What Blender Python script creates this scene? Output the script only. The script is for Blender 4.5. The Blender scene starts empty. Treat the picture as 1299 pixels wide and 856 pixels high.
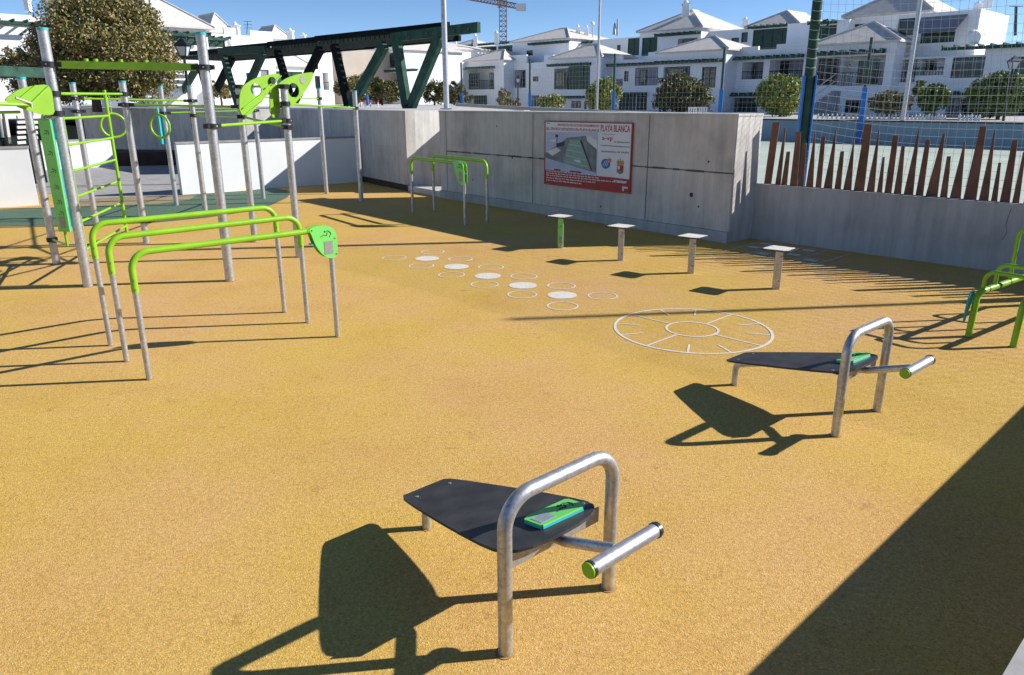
import bpy, bmesh, math, random
import numpy as np
from math import sin, cos, tan, radians, pi, atan2, sqrt, atan
from mathutils import Vector, Matrix
from mathutils.geometry import tessellate_polygon
random.seed(7)
scn = bpy.context.scene
col = scn.collection
# ------------------------------------------------------------ camera
PITCH, ROLL, CAMH, FPX, CX, CY = .3066, -.0032, 2.5, 945., 649.5, 428.
_c, _s = cos(PITCH), sin(PITCH)
RGT = Vector((cos(ROLL), sin(ROLL)*_s, sin(ROLL)*_c))
UPV = Vector((-sin(ROLL), cos(ROLL)*_s, cos(ROLL)*_c))
FWD = Vector((0, _c, -_s))
cam_d = bpy.data.cameras.new('camera'); cam = bpy.data.objects.new('camera', cam_d); col.objects.link(cam)
cam_d.sensor_width = 36; cam_d.lens = FPX/1299*36; cam_d.clip_end = 3000; cam_d.clip_start = .05
Mx = Matrix((RGT, UPV, -FWD)).transposed().to_4x4(); Mx.translation = Vector((0, 0, CAMH))
cam.matrix_world = Mx; scn.camera = cam
# ------------------------------------------------------------ sun and sky
SUN_EL, SUN_AZ = 30.3, 7.2          # azimuth counted from +X towards +Y
sd = Vector((cos(radians(SUN_EL))*cos(radians(SUN_AZ)), cos(radians(SUN_EL))*sin(radians(SUN_AZ)), sin(radians(SUN_EL))))
sl = bpy.data.lights.new('sun', 'SUN'); sl.energy = 4.8; sl.angle = radians(.53); sl.color = (1, .98, .945)
so = bpy.data.objects.new('sun', sl); col.objects.link(so); so.rotation_euler = sd.to_track_quat('Z', 'Y').to_euler(); so.location = (20, 5, 30)
w = bpy.data.worlds.new('World'); scn.world = w; w.use_nodes = True
nt = w.node_tree; bg = nt.nodes['Background']
sky = nt.nodes.new('ShaderNodeTexSky'); sky.sky_type = 'NISHITA'; sky.sun_disc = False
sky.sun_elevation = radians(SUN_EL); sky.sun_rotation = radians(90-SUN_AZ)
sky.air_density = 1.0; sky.dust_density = 0; sky.ozone_density = 1.0; sky.altitude = 6000
hs_ = nt.nodes.new('ShaderNodeHueSaturation'); hs_.inputs['Saturation'].default_value = 1.14; nt.links.new(sky.outputs[0], hs_.inputs['Color'])
nt.links.new(hs_.outputs[0], bg.inputs[0]); bg.inputs[1].default_value = .110
scn.view_settings.view_transform = 'Standard'; scn.view_settings.look = 'None'
scn.view_settings.exposure = .5; scn.view_settings.gamma = 1
scn.render.engine = 'CYCLES'
scn.cycles.max_bounces = 6; scn.cycles.transparent_max_bounces = 12

# ------------------------------------------------------------ pixel -> place helpers
def ray(x, y): return FWD + RGT*((x-CX)/FPX) - UPV*((y-CY)/FPX)
def G(x, y, z=0.):
    d = ray(x, y); return Vector((0, 0, CAMH)) + d*((z-CAMH)/d.z)
def atD(x, y, D):                    # point seen at x, y whose world Y is D
    d = ray(x, y); return Vector((0, 0, CAMH)) + d*(D/d.y)
class Plane:                         # vertical plane through p0 along direction dr
    def __init__(s, p0, dr):
        s.p = Vector((p0[0], p0[1], 0)); s.d = Vector((dr[0], dr[1], 0)).normalized(); s.n = Vector((-s.d.y, s.d.x, 0))
    def on(s, x, y):
        r = ray(x, y); o = Vector((0, 0, CAMH)); t = (s.p-o).dot(s.n)/r.dot(s.n); return o + r*t
    def sz(s, x, y):
        q = s.on(x, y); return (q-s.p).dot(s.d), q.z
    def at(s, a, z, off=0): return s.p + s.d*a + s.n*off + Vector((0, 0, z))
def height(b, x, y):
    d = ray(x, y); t = (d.x*b[0]+d.y*b[1])/(d.x*d.x+d.y*d.y); return CAMH + d.z*t

# ------------------------------------------------------------ materials
MATS = {}
def newmat(name):
    m = bpy.data.materials.new(name); m.use_nodes = True; MATS[name] = m
    return m, m.node_tree, m.node_tree.nodes['Principled BSDF']
def ramp(nt, fac, stops):
    r = nt.nodes.new('ShaderNodeValToRGB'); e = r.color_ramp.elements
    while len(e) < len(stops): e.new(.5)
    for i, (p, c) in enumerate(stops): e[i].position = p; e[i].color = (*c, 1)
    nt.links.new(fac, r.inputs[0]); return r
def noise(nt, vec, sc, det=3, rough=.55):
    n = nt.nodes.new('ShaderNodeTexNoise'); n.inputs['Scale'].default_value = sc; n.inputs['Detail'].default_value = det; n.inputs['Roughness'].default_value = rough
    nt.links.new(vec, n.inputs['Vector']); return n
def mixc(nt, fac, a, b, mode='MIX'):
    m = nt.nodes.new('ShaderNodeMix'); m.data_type = 'RGBA'; m.blend_type = mode
    for sock, v in ((m.inputs[0], fac), (m.inputs[6], a), (m.inputs[7], b)):
        if hasattr(v, 'links') or isinstance(v, bpy.types.NodeSocket): nt.links.new(v, sock)
        elif isinstance(v, (int, float)): sock.default_value = v
        else: sock.default_value = (*v, 1)
    return m.outputs[2]
def bump(nt, h, b, st=.3, dist=.01):
    n = nt.nodes.new('ShaderNodeBump'); n.inputs['Strength'].default_value = st; n.inputs['Distance'].default_value = dist
    nt.links.new(h, n.inputs['Height']); nt.links.new(n.outputs[0], b.inputs['Normal'])
def coords(nt, kind='Object'):
    return nt.nodes.new('ShaderNodeTexCoord').outputs[kind]
def simple(name, c, rough=.6, metal=0, var=.12, sc=6, bmp=0, spec=None, fine=None):
    m, nt, b = newmat(name); v = coords(nt)
    n = noise(nt, v, sc, 4); lo = tuple(x*(1-var) for x in c); hi = tuple(min(1, x*(1+var)) for x in c)
    r = ramp(nt, n.outputs[0], [(.3, lo), (.7, hi)]); nt.links.new(r.outputs[0], b.inputs['Base Color'])
    b.inputs['Roughness'].default_value = rough; b.inputs['Metallic'].default_value = metal
    if bmp:
        n2 = noise(nt, v, fine or sc*8, 5); bump(nt, n2.outputs[0], b, bmp, .01)
    if spec is not None: b.inputs['Specular IOR Level'].default_value = spec
    return m
def rubber(name, c, dark, lite, stain):
    m, nt, b = newmat(name); v = coords(nt)
    vo = nt.nodes.new('ShaderNodeTexVoronoi'); vo.inputs['Scale'].default_value = 165; nt.links.new(v, vo.inputs['Vector'])
    sep = nt.nodes.new('ShaderNodeSeparateColor'); nt.links.new(vo.outputs['Color'], sep.inputs[0])
    r = ramp(nt, sep.outputs[0], [(0, dark), (.35, c), (.72, c), (1, lite)])
    mid = noise(nt, v, 38, 3, .7); rm = ramp(nt, mid.outputs[0], [(.3, (.8, .78, .74)), (.7, (1.12, 1.12, 1.12))])
    big = noise(nt, v, .9, 5, .62); rb = ramp(nt, big.outputs[0], [(.28, (.93, .90, .80)), (.5, (1, 1, 1)), (.75, (1.03, 1.04, 1.12))])
    st = noise(nt, v, 2.3, 6, .7); rs = ramp(nt, st.outputs[0], [(.60, (0, 0, 0)), (.74, (1, 1, 1))])
    x = mixc(nt, 1., r.outputs[0], rm.outputs[0], 'MULTIPLY'); x = mixc(nt, 1., x, rb.outputs[0], 'MULTIPLY')
    sf = nt.nodes.new('ShaderNodeMath'); sf.operation = 'MULTIPLY'; nt.links.new(rs.outputs[0], sf.inputs[0]); sf.inputs[1].default_value = .35
    x = mixc(nt, sf.outputs[0], x, stain)
    if name == 'yellow_rubber':
        wn = noise(nt, v, .28, 5, .6); rw_ = ramp(nt, wn.outputs[0], [(.42, (1.03, 1.04, .84)), (.60, (1.05, .98, 1.22))]); x = mixc(nt, 1., x, rw_.outputs[0], 'MULTIPLY')
        sc_ = noise(nt, v, 5.5, 8, .78); rs_ = ramp(nt, sc_.outputs[0], [(.34, (.72, .66, .6)), (.42, (1, 1, 1))]); x = mixc(nt, .8, x, rs_.outputs[0], 'MULTIPLY')
    sp = noise(nt, v, 9, 2, .5); rp = ramp(nt, sp.outputs[0], [(.77, (0, 0, 0)), (.80, (1, 1, 1))])
    sg = nt.nodes.new('ShaderNodeMath'); sg.operation = 'MULTIPLY'; nt.links.new(rp.outputs[0], sg.inputs[0]); sg.inputs[1].default_value = .45
    x = mixc(nt, sg.outputs[0], x, tuple(k*.3 for k in dark))
    nt.links.new(x, b.inputs['Base Color']); b.inputs['Roughness'].default_value = .92; b.inputs['Specular IOR Level'].default_value = .25
    bump(nt, vo.outputs['Distance'], b, .5, .004)
    return m
def galv(name, base=.56, rough=.42):
    m, nt, b = newmat(name); v = coords(nt)
    vo = nt.nodes.new('ShaderNodeTexVoronoi'); vo.inputs['Scale'].default_value = 55; nt.links.new(v, vo.inputs['Vector'])
    sep = nt.nodes.new('ShaderNodeSeparateColor'); nt.links.new(vo.outputs['Color'], sep.inputs[0])
    n = noise(nt, v, 7, 5, .7)
    r = ramp(nt, sep.outputs[0], [(0, (base*.84,)*3), (1, (base*1.14, base*1.14, base*1.15))])
    r2 = ramp(nt, n.outputs[0], [(.3, (.72, .71, .70)), (.62, (1, 1, 1))])
    x = mixc(nt, 1., r.outputs[0], r2.outputs[0], 'MULTIPLY'); nt.links.new(x, b.inputs['Base Color'])
    b.inputs['Metallic'].default_value = .72
    rr = ramp(nt, n.outputs[0], [(.3, (rough+.14,)*3), (.7, (rough-.06,)*3)]); nt.links.new(rr.outputs[0], b.inputs['Roughness'])
    bump(nt, n.outputs[0], b, .12, .003)
    return m
def concrete(name, c, sc=1.2):
    m, nt, b = newmat(name); v = coords(nt)
    n1 = noise(nt, v, sc, 6, .65); n2 = noise(nt, v, 14, 4, .6)
    mp = nt.nodes.new('ShaderNodeMapping'); mp.inputs['Scale'].default_value = (3.5, 3.5, .35); nt.links.new(v, mp.inputs[0])
    n3 = noise(nt, mp.outputs[0], 1.6, 5, .7)
    r = ramp(nt, n1.outputs[0], [(.25, tuple(x*.72 for x in c)), (.5, c), (.8, tuple(x*1.18 for x in c))])
    r3 = ramp(nt, n3.outputs[0], [(.3, (.8, .8, .8)), (.6, (1.05, 1.05, 1.05))])
    x = mixc(nt, 1., r.outputs[0], r3.outputs[0], 'MULTIPLY')
    r2 = ramp(nt, n2.outputs[0], [(.72, (1, 1, 1)), (.78, (.45, .43, .4))]); x = mixc(nt, .7, x, r2.outputs[0], 'MULTIPLY')
    nt.links.new(x, b.inputs['Base Color']); b.inputs['Roughness'].default_value = .85
    bump(nt, n2.outputs[0], b, .25, .01)
    return m
rubber('yellow_rubber', (.635, .395, .112), (.45, .27, .062), (.79, .53, .20), (.62, .35, .03))
rubber('green_rubber', (.10, .17, .115), (.06, .11, .07), (.18, .27, .19), (.12, .17, .1))
rubber('tan_rubber', (.36, .28, .16), (.2, .15, .08), (.5, .4, .25), (.3, .22, .1))
galv('galvanised'); galv('galvanised_thin', .5, .5)
concrete('concrete', (.60, .55, .495)); concrete('render_grey', (.47, .44, .42), .8); concrete('concrete_light', (.56, .54, .50))
concrete('paving', (.38, .36, .34), 2.)
simple('lime', (.245, .50, .012), .38, 0, .10, 5, .05); simple('lime_sheet', (.22, .43, .012), .42, 0, .08, 4)
simple('mint', (.19, .66, .13), .4, 0, .06, 5); simple('turquoise', (.03, .44, .48), .4, 0, .05, 4)
simple('black_rubber', (.012, .012, .013), .5, 0, .2, 9); simple('board_black', (.042, .041, .040), .52, 0, .35, 7, .05, .35)
simple('rubber_edge', (.40, .235, .07), .95, 0, .35, 60); simple('seam', (.11, .105, .10), .95, 0, .4, 6); simple('plaque_grey', (.30, .36, .42), .5, 0, .15, 60); simple('plaque_brown', (.30, .27, .25), .45, 0, .2, 60)
simple('white_paint', (.80, .80, .79), .8, 0, .06, 3, .1)
simple('white_wall', (.82, .82, .80), .85, 0, .05, .7, .1); simple('white_house', (.86, .865, .87), .85, 0, .05, .4, .1)
simple('cream_house', (.52, .44, .36), .85, 0, .1, .5); simple('roof_tile', (.66, .60, .54), .85, 0, .12, 2.5, .4, None, 14)
simple('roof_shade', (.50, .47, .45), .85, 0, .12, 2.5, .4)
simple('dark_green', (.016, .05, .036), .5, 0, .25, 3); simple('timber_green', (.036, .085, .060), .7, 0, .35, 4, .2, .15); simple('timber_black_and_shaded', (.012, .017, .017), .8, 0, .35, 4, .2, .05)  # the black timber doubles as a shaded copy of the green
simple('glass_dark', (.02, .025, .03), .12, 0, .3, 1); simple('brown_dark', (.06, .032, .022), .8, 0, .4, 2)
simple('corten', (.175, .078, .048), .75, .1, .45, 3.2, .3); simple('court_green', (.44, .50, .41), .8, 0, .08, .8)
simple('court_blue', (.26, .36, .42), .8, 0, .10, .8); simple('blue_pad', (.02, .17, .52), .5, 0, .12, 4)
simple('net_cord', (.55, .57, .56), .8, 0, .1, 4); simple('asphalt', (.055, .055, .055), .9, 0, .2, 2)
simple('street_tile', (.50, .47, .44), .85, 0, .12, 1.5); simple('earth', (.22, .17, .12), .95, 0, .2, .3)
simple('sign_white', (.76, .76, .78), .5, 0, .03, 3); simple('sign_red', (.42, .03, .03), .5, 0, .1, 4); simple('ink_red', (.45, .02, .03), .6, 0, .05, 4)
simple('ink_dark', (.05, .03, .05), .6, 0, .05, 4); simple('ink_grey', (.20, .21, .23), .6, 0, .3, 8); simple('ink_court', (.26, .38, .32), .6, 0, .12, 12)
simple('ink_blue', (.03, .16, .42), .6); simple('ink_orange', (.75, .20, .03), .6); simple('ink_gold', (.50, .30, .08), .6); simple('ink_green', (.08, .3, .12), .6)
simple('ink_sky', (.50, .52, .68), .6, 0, .1, 2); simple('ink_white', (.72, .70, .70), .6)
simple('bark', (.12, .09, .065), .9, 0, .3, 8, .4); simple('crane_red', (.36, .21, .16), .6, 0, .1, 1); simple('grey_fabric_and_shade', (.26, .26, .29), .9, 0, .1, 3)
simple('steel_cap', (.08, .085, .085), .35, .6, .1, 4); simple('red_flower', (.5, .02, .02), .7); simple('lamp_glass', (.5, .55, .6), .2)
def wornpaint():
    m, nt, b = newmat('line_paint'); v = coords(nt)
    vo = nt.nodes.new('ShaderNodeTexVoronoi'); vo.inputs['Scale'].default_value = 150; nt.links.new(v, vo.inputs['Vector'])
    sep = nt.nodes.new('ShaderNodeSeparateColor'); nt.links.new(vo.outputs['Color'], sep.inputs[0]); n = noise(nt, v, 3.5, 5, .7)
    ad = nt.nodes.new('ShaderNodeMath'); ad.operation = 'ADD'; nt.links.new(sep.outputs[0], ad.inputs[0]); nt.links.new(n.outputs[0], ad.inputs[1])
    r = ramp(nt, ad.outputs[0], [(.50, (.56, .38, .14)), (.66, (.66, .60, .48)), (.80, (.76, .72, .66))]); nt.links.new(r.outputs[0], b.inputs['Base Color']); b.inputs['Roughness'].default_value = .9
wornpaint()
def leafmat(name, cs):
    m, nt, b = newmat(name); v = coords(nt)
    g = nt.nodes.new('ShaderNodeNewGeometry')
    r = ramp(nt, g.outputs['Random Per Island'], [(i/(len(cs)-1), c) for i, c in enumerate(cs)])
    nt.links.new(r.outputs[0], b.inputs['Base Color']); b.inputs['Roughness'].default_value = .6
    b.inputs['Transmission Weight'].default_value = 0
    return m
leafmat('leaf_olive', [(.06, .06, .018), (.15, .15, .03), (.25, .23, .05), (.33, .23, .09), (.44, .35, .20)])
leafmat('leaf_green', [(.03, .07, .008), (.08, .14, .014), (.15, .21, .02), (.28, .31, .03)])
leafmat('leaf_lime', [(.08, .13, .012), (.19, .23, .02), (.32, .34, .04), (.42, .42, .08)])
leafmat('leaf_dark', [(.02, .028, .012), (.06, .07, .018), (.14, .13, .025), (.26, .20, .04)])

# ------------------------------------------------------------ mesh building
class MB:
    def __init__(s): s.v = []; s.f = []; s.sm = []; s.mi = []; s.cur = 0
    def add(s, vs, fs, smooth=False):
        o = len(s.v); s.v += [tuple(v) for v in vs]
        for f in fs: s.f.append(tuple(i+o for i in f)); s.sm.append(smooth); s.mi.append(s.cur)
    def box(s, c, size, rot=None):
        hx, hy, hz = (k/2 for k in size); R = rot or Matrix.Identity(3); c = Vector(c)
        vs = [c + R @ Vector((x*hx, y*hy, z*hz)) for z in (-1, 1) for y in (-1, 1) for x in (-1, 1)]
        s.add(vs, [(0, 2, 3, 1), (4, 5, 7, 6), (0, 1, 5, 4), (2, 6, 7, 3), (0, 4, 6, 2), (1, 3, 7, 5)])
    def cham(s, c, size, rot=None, ch=.004):  # box with chamfered edges
        bm = bmesh.new(); bmesh.ops.create_cube(bm, size=1)
        for v in bm.verts: v.co = Vector((v.co.x*size[0], v.co.y*size[1], v.co.z*size[2]))
        bmesh.ops.bevel(bm, geom=bm.edges[:], offset=ch, segments=1, affect='EDGES')
        R = rot or Matrix.Identity(3); c = Vector(c); bm.verts.ensure_lookup_table()
        s.add([c + R @ v.co for v in bm.verts], [[v.index for v in f.verts] for f in bm.faces]); bm.free()
    def beam(s, a, b, w, h, up=Vector((0, 0, 1))):
        a = Vector(a); b = Vector(b); d = (b-a); L = d.length; d.normalize()
        sd_ = d.cross(up)
        if sd_.length < 1e-4: sd_ = d.cross(Vector((0, 1, 0)))
        sd_.normalize(); u2 = sd_.cross(d)
        R = Matrix((d, sd_, u2)).transposed(); s.box((a+b)/2, (L, w, h), R)
    def tube(s, pts, r, n=14, cap=True, smooth=True, rend=None):
        pts = [Vector(p) for p in pts]; m = len(pts); prev = None; vs = []
        for i, p in enumerate(pts):
            t = (pts[min(i+1, m-1)]-pts[max(i-1, 0)]).normalized()
            if prev is None:
                a = t.orthogonal().normalized()
            else:
                a = (prev - t*prev.dot(t)).normalized()
            prev = a; b = t.cross(a); rr = r if rend is None else r + (rend-r)*i/(m-1)
            for k in range(n):
                th = 2*pi*k/n; vs.append(p + a*cos(th)*rr + b*sin(th)*rr)
        fs = [(i*n+k, i*n+(k+1) % n, (i+1)*n+(k+1) % n, (i+1)*n+k) for i in range(m-1) for k in range(n)]
        s.add(vs, fs, smooth)
        if cap: s.add(vs[:n], [tuple(range(n-1, -1, -1))]); s.add(vs[-n:], [tuple(range(n))])
    def prism(s, loops, P, n, th):       # 2D loops with holes -> solid; P maps (a, b) to a point, n extrusion normal
        n = Vector(n); flat = [p for l in loops for p in l]
        tris = tessellate_polygon([[Vector((a, b, 0)) for a, b in l] for l in loops])
        f0 = [P(a, b) for a, b in flat]; f1 = [q + n*th for q in f0]
        s.add(f0, [tuple(t) for t in tris]); s.add(f1, [tuple(reversed(t)) for t in tris])
        for l in loops:
            a0 = [P(a, b) for a, b in l]; k = len(l); vs = a0 + [q + n*th for q in a0]
            s.add(vs, [(i, (i+1) % k, k+(i+1) % k, k+i) for i in range(k)])
    def build(s, name, mat, parent=None, fix=True):
        me = bpy.data.meshes.new(name); me.from_pydata(s.v, [], s.f)
        for mt in (mat if isinstance(mat, (list, tuple)) else [mat]): me.materials.append(MATS[mt])
        me.polygons.foreach_set('use_smooth', s.sm); me.polygons.foreach_set('material_index', s.mi); me.update()
        if fix:
            bm = bmesh.new(); bm.from_mesh(me); bmesh.ops.recalc_face_normals(bm, faces=bm.faces); bm.to_mesh(me); bm.free()
        o = bpy.data.objects.new(name, me); col.objects.link(o)
        if parent: o.parent = parent; o.matrix_parent_inverse = parent.matrix_world.inverted() if parent.type == 'NEVER' else Matrix.Identity(4)
        return o
def tag(o, label=None, cat=None, group=None, kind=None):
    if label: o['label'] = label
    if cat: o['category'] = cat
    if group: o['group'] = group
    if kind: o['kind'] = kind
    return o
def thing(name, label, cat, group=None):
    # children are authored in world coordinates and shifted when the thing is seated on its base by seat()
    o = bpy.data.objects.new(name, None); col.objects.link(o); o.empty_display_size = .2
    return tag(o, label, cat, group)
def seat(root, p):
    p = Vector(p); root.location = p
    for ch in root.children:
        if ch.get('_seated'): continue
        ch.location = -p
    return root
def fillet(pts, r, n=7):
    pts = [Vector(p) for p in pts]; out = [pts[0]]
    for i in range(1, len(pts)-1):
        a, b, c = pts[i-1], pts[i], pts[i+1]; rr = r[i-1] if isinstance(r, (list, tuple)) else r
        d1 = (a-b).normalized(); d2 = (c-b).normalized(); ang = d1.angle(d2)
        if ang > 3.1: out.append(b); continue
        t = rr/tan(ang/2); p1 = b+d1*t; bis = (d1+d2).normalized(); ce = b + bis*(rr/sin(ang/2))
        v1 = (p1-ce); ax = v1.cross((b+d2*t)-ce).normalized(); tot = pi-ang
        for k in range(n+1): out.append(ce + Matrix.Rotation(tot*k/n, 3, ax) @ v1)
    out.append(pts[-1]); return out
def collar(p, r, root):
    m = MB(); n = 24; rr = random.Random(int(p.x*1000)); vs = []
    for k in range(n): a = 2*pi*k/n; q = r*(1.28+.10*rr.random()); vs.append((p.x+q*cos(a), p.y+q*sin(a), .0035))
    m.add(vs, [tuple(range(n))]); return m.build('foot_collar', 'rubber_edge', root)
def circle(cx, cy, r, n=28, ry=None): return [(cx+r*cos(2*pi*k/n), cy+(ry or r)*sin(2*pi*k/n)) for k in range(n)]
def smooth_poly(pts, it=2):
    for _ in range(it):
        q = []
        for i in range(len(pts)):
            a, b = pts[i], pts[(i+1) % len(pts)]
            q += [(a[0]*.75+b[0]*.25, a[1]*.75+b[1]*.25), (a[0]*.25+b[0]*.75, a[1]*.25+b[1]*.75)]
        pts = q
    return pts

U = Vector((.687, -.727, 0)); V = Vector((.727, .687, 0))     # the two directions of the site
# ============================================================ GROUND AND LEVELS
def sheet(name, pts, z, mat, kind='structure', thick=None):
    m = MB(); vs = [(p[0], p[1], z) for p in pts]
    if thick:
        m.prism([[(p[0], p[1]) for p in pts]], lambda a, b: Vector((a, b, z-thick)), (0, 0, 1), thick)
    else: 
        t = tessellate_polygon([[Vector(v) for v in vs]]); m.add(vs, [tuple(q) for q in t])
    o = m.build(name, mat); return tag(o, kind=kind)
B0 = G(560, 250.4); B1 = G(923, 308.2); CC = G(953, 302.3)
A0 = G(461.5, 230.3); A1 = G(517.6, 242.4)
RD = (G(1252, 342.6)-CC).normalized()            # retaining wall direction
R_END = CC + RD*9.0
Tdir = V; T0 = Vector((1.435, 1.735, 0))           # terrace edge
# intersection of retaining wall and terrace
def isect(p, d, q, e):
    den = d.x*e.y-d.y*e.x; t = ((q.x-p.x)*e.y-(q.y-p.y)*e.x)/den; return p+d*t
TR = isect(CC, RD, T0, V)
W0 = G(232, 247.3); W1 = G(452.5, 231); L0 = G(0, 263); L1 = G(100, 257)
sheet('ground', [(-1500, -1500), (1500, -1500), (1500, 1500), (-1500, 1500)], -.06, 'earth')
sheet('yellow_rubber_floor', [(-40, -12), (-1.0, -1.5), TR+U*3+V*3, CC+V*3, B0+V*3, A0+V*3, (-12, 34), (-40, 25)], 0, 'yellow_rubber')
sheet('paving', [W0+V*.2-U*.05, L1-U*.2, (-13.0, 21.6), (-24, 30), (-13, 36), (-6, 27)], .006, 'paving')
gp = [G(-40, 288), G(60, 286), G(125, 286), G(200, 282), G(262, 276), G(310, 269), G(345, 260), G(364, 251), G(368, 246), G(364, 241.5), G(345, 238), W0+Vector((1.5, 1.0, 0)), W0, G(240, 254), G(200, 259), G(100, 262.5), G(-40, 268)]
sheet('green_rubber_floor', gp, .008, 'green_rubber')
sheet('tan_rubber_strip', [G(100, 262.5), G(200, 259), G(240, 254), G(250, 247.5), G(225, 248), G(160, 250), G(102, 253)], .012, 'tan_rubber')
# upper levels
S0 = A0; S1 = Vector((-8.7, 29.05, 0)); S2 = Vector((-9.65, 28.16, 0)); S3 = Vector((-13.9, 32.4, 0)); S4 = Vector((-24, 43.5, 0))
court_c = [CC+V*.35+U*12, CC+V*.35, B0+V*3.2, B0+V*3.2-U*45, B0+V*40-U*45, CC+V*60+U*12]
sheet('court_base', [TR+V*.25-U*.0+U*8, CC+V*.3, CC+V*.65-U*.05, B0+V*3, B0+V*3-U*60, B0+V*60-U*60, CC+V*60+U*12, TR+U*12], .9, 'court_green', thick=.95)
q0 = B0+V*1.3-U*.35
sheet('plaza', [A1+V*.1-U*.02, A1+V*2.2, B0+V*2.0-U*.2, B0+V*3.0, atD(578, 135, 46), atD(578, 135, 120), (-80, 130), (-80, 45), S4, S3, S2, S1, S0+V*.1], 2.262, 'concrete_light', thick=.5)

def wallrun(name, pts, z0, z1, th, mat, parent=None, side=1):
    m = MB()
    for a, b in zip(pts[:-1], pts[1:]):
        d = (b-a).normalized(); n = Vector((-d.y, d.x, 0))*side*th
        m.prism([[(a.x, a.y), (b.x, b.y), (b.x+n.x, b.y+n.y), (a.x+n.x, a.y+n.y)]], lambda x, y: Vector((x, y, z0)), (0, 0, 1), z1-z0)
    return m.build(name, mat, parent)
def hrect(pl, s0, s1, z0, z1, th, off, m):   # slab proud of a plane towards the viewer (negative normal side)
    P = lambda a, b: pl.at(a, b, -off)
    m.prism([[(s0, z0), (s1, z0), (s1, z1), (s0, z1)]], P, -pl.n, th)

# --- main concrete wall with its cast panels
cw = thing('concrete_wall', 'long tall grey cast concrete wall carrying the project sign board', 'wall')
plB = Plane(B0, B1-B0); LB = (B1-B0).length; HW = 2.265
m = MB(); m.prism([[(0, 0), (LB, 0), (LB, HW-.02), (0, HW-.02)]], lambda a, b: plB.at(a, b, .012), plB.n, .36); m.build('wall_core', 'concrete', cw)
m = MB(); m.prism([[(-.01, 0), (LB+.01, 0), (LB+.01, .04), (-.01, .04)]], lambda a, b: plB.at(a, HW-.02+b, -.004), plB.n, .79); m.build('coping', 'concrete_light', cw)
m = MB(); m.prism([[(LB-.34, 0), (LB, 0), (LB, HW-.02), (LB-.34, HW-.02)]], lambda a, b: plB.at(a, b, .38), plB.n, .40); m.build('end_block', 'concrete', cw)
m = MB(); m.prism([[(0.0, 0), (LB, 0), (LB, .2), (0.0, .2)]], lambda a, b: plB.at(a, b, -.05), plB.n, .06); m.build('plinth', 'render_grey', cw)
js = [.0, .31] + [plB.sz(x, 200)[0] for x in (676, 822)] + [LB]
for a, b in zip(js[:-1], js[1:]):
    rows = ((.205, 2.24),) if b-a < 1 else ((.205, 1.240), (1.268, 2.24))
    for z0, z1 in rows:
        m = MB(); g = .011; hrect(plB, a+g, b-g, z0, z1, .014, -.012, m); m.build('concrete_panel', 'concrete', cw)
m = MB()
for a, b in zip(js[1:-1], js[2:]):
    rj = random.Random(int(a*10)); x = a
    while x < b:
        w_ = rj.uniform(.05, .3); e_ = min(b, x+w_); hh = rj.uniform(.006, .022); hrect(plB, x, e_, 1.254-hh, 1.254+hh*rj.uniform(.4, 1.1), .004, .0025, m); x = e_
for a in js[1:-1]: hrect(plB, a-.010, a+.010, .21, 2.24, .003, -.009, m)
m.build('joint_seam', 'seam', cw)['kind'] = 'stuff'
m = MB()
for (x, y) in ((587, 193), (650, 200), (877, 247), (886, 262), (899, 205), (630, 160), (762, 262), (600, 228)):
    s_, z_ = plB.sz(x, y); m.tube([plB.at(s_, z_, -.0035), plB.at(s_, z_, .01)], .022 if x != 877 else .045, 8)
m.build('tie_hole', 'black_rubber', cw)
seat(cw, B0)
# --- left stretch of the concrete wall and the alcove side
cl = thing('concrete_wall', 'grey concrete wall left of the narrow alcove, behind the low white wall', 'wall')
plA = Plane(A0, A1-A0); LA = (A1-A0).length
m = MB(); m.prism([[(-.3, 0), (LA, 0), (LA, HW), (-.3, HW)]], lambda a, b: plA.at(a, b, .012), plA.n, .3); m.build('wall_core', 'concrete', cl)
m = MB(); m.prism([[(-.3, 0), (LA+.004, 0), (LA+.004, .17), (-.3, .17)]], lambda a, b: plA.at(a, b, -.02), plA.n, .04); m.build('plinth', 'brown_dark', cl)
ja = [0, plA.sz(457+40, 182)[0]*0+LA*.83, LA]
for a, b in zip(ja[:-1], ja[1:]):
    for z0, z1 in ((.18, 1.22), (1.236, 2.25)):
        m = MB(); hrect(plA, a+.008, b-.008, z0, z1, .014, -.012, m); m.build('concrete_panel', 'concrete', cl)
s2 = A1 + V*.3
m = MB(); pls = Plane(A1+V*.312, V); m.prism([[(0, 0), (2.2, 0), (2.2, HW), (0, HW)]], lambda a, b: pls.at(a, b, 0), pls.n, .25); m.build('alcove_side', 'concrete_light', cl)
m = MB(); plb = Plane(A1+V*2.5, U); m.prism([[(0, 0), (2.3, 0), (2.3, HW), (0, HW)]], lambda a, b: plb.at(a, b, .01), plb.n, .25); m.build('alcove_back', 'concrete', cl)
m = MB(); m.prism([[(A1.x, A1.y), (B0.x, B0.y), (B0.x+.5, B0.y+.45), (A1.x+.5, A1.y+.45)]], lambda a, b: Vector((a, b, 0)), (0, 0, 1), .16); m.build('alcove_step', 'concrete_light', cl)
seat(cl, A0)
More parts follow.
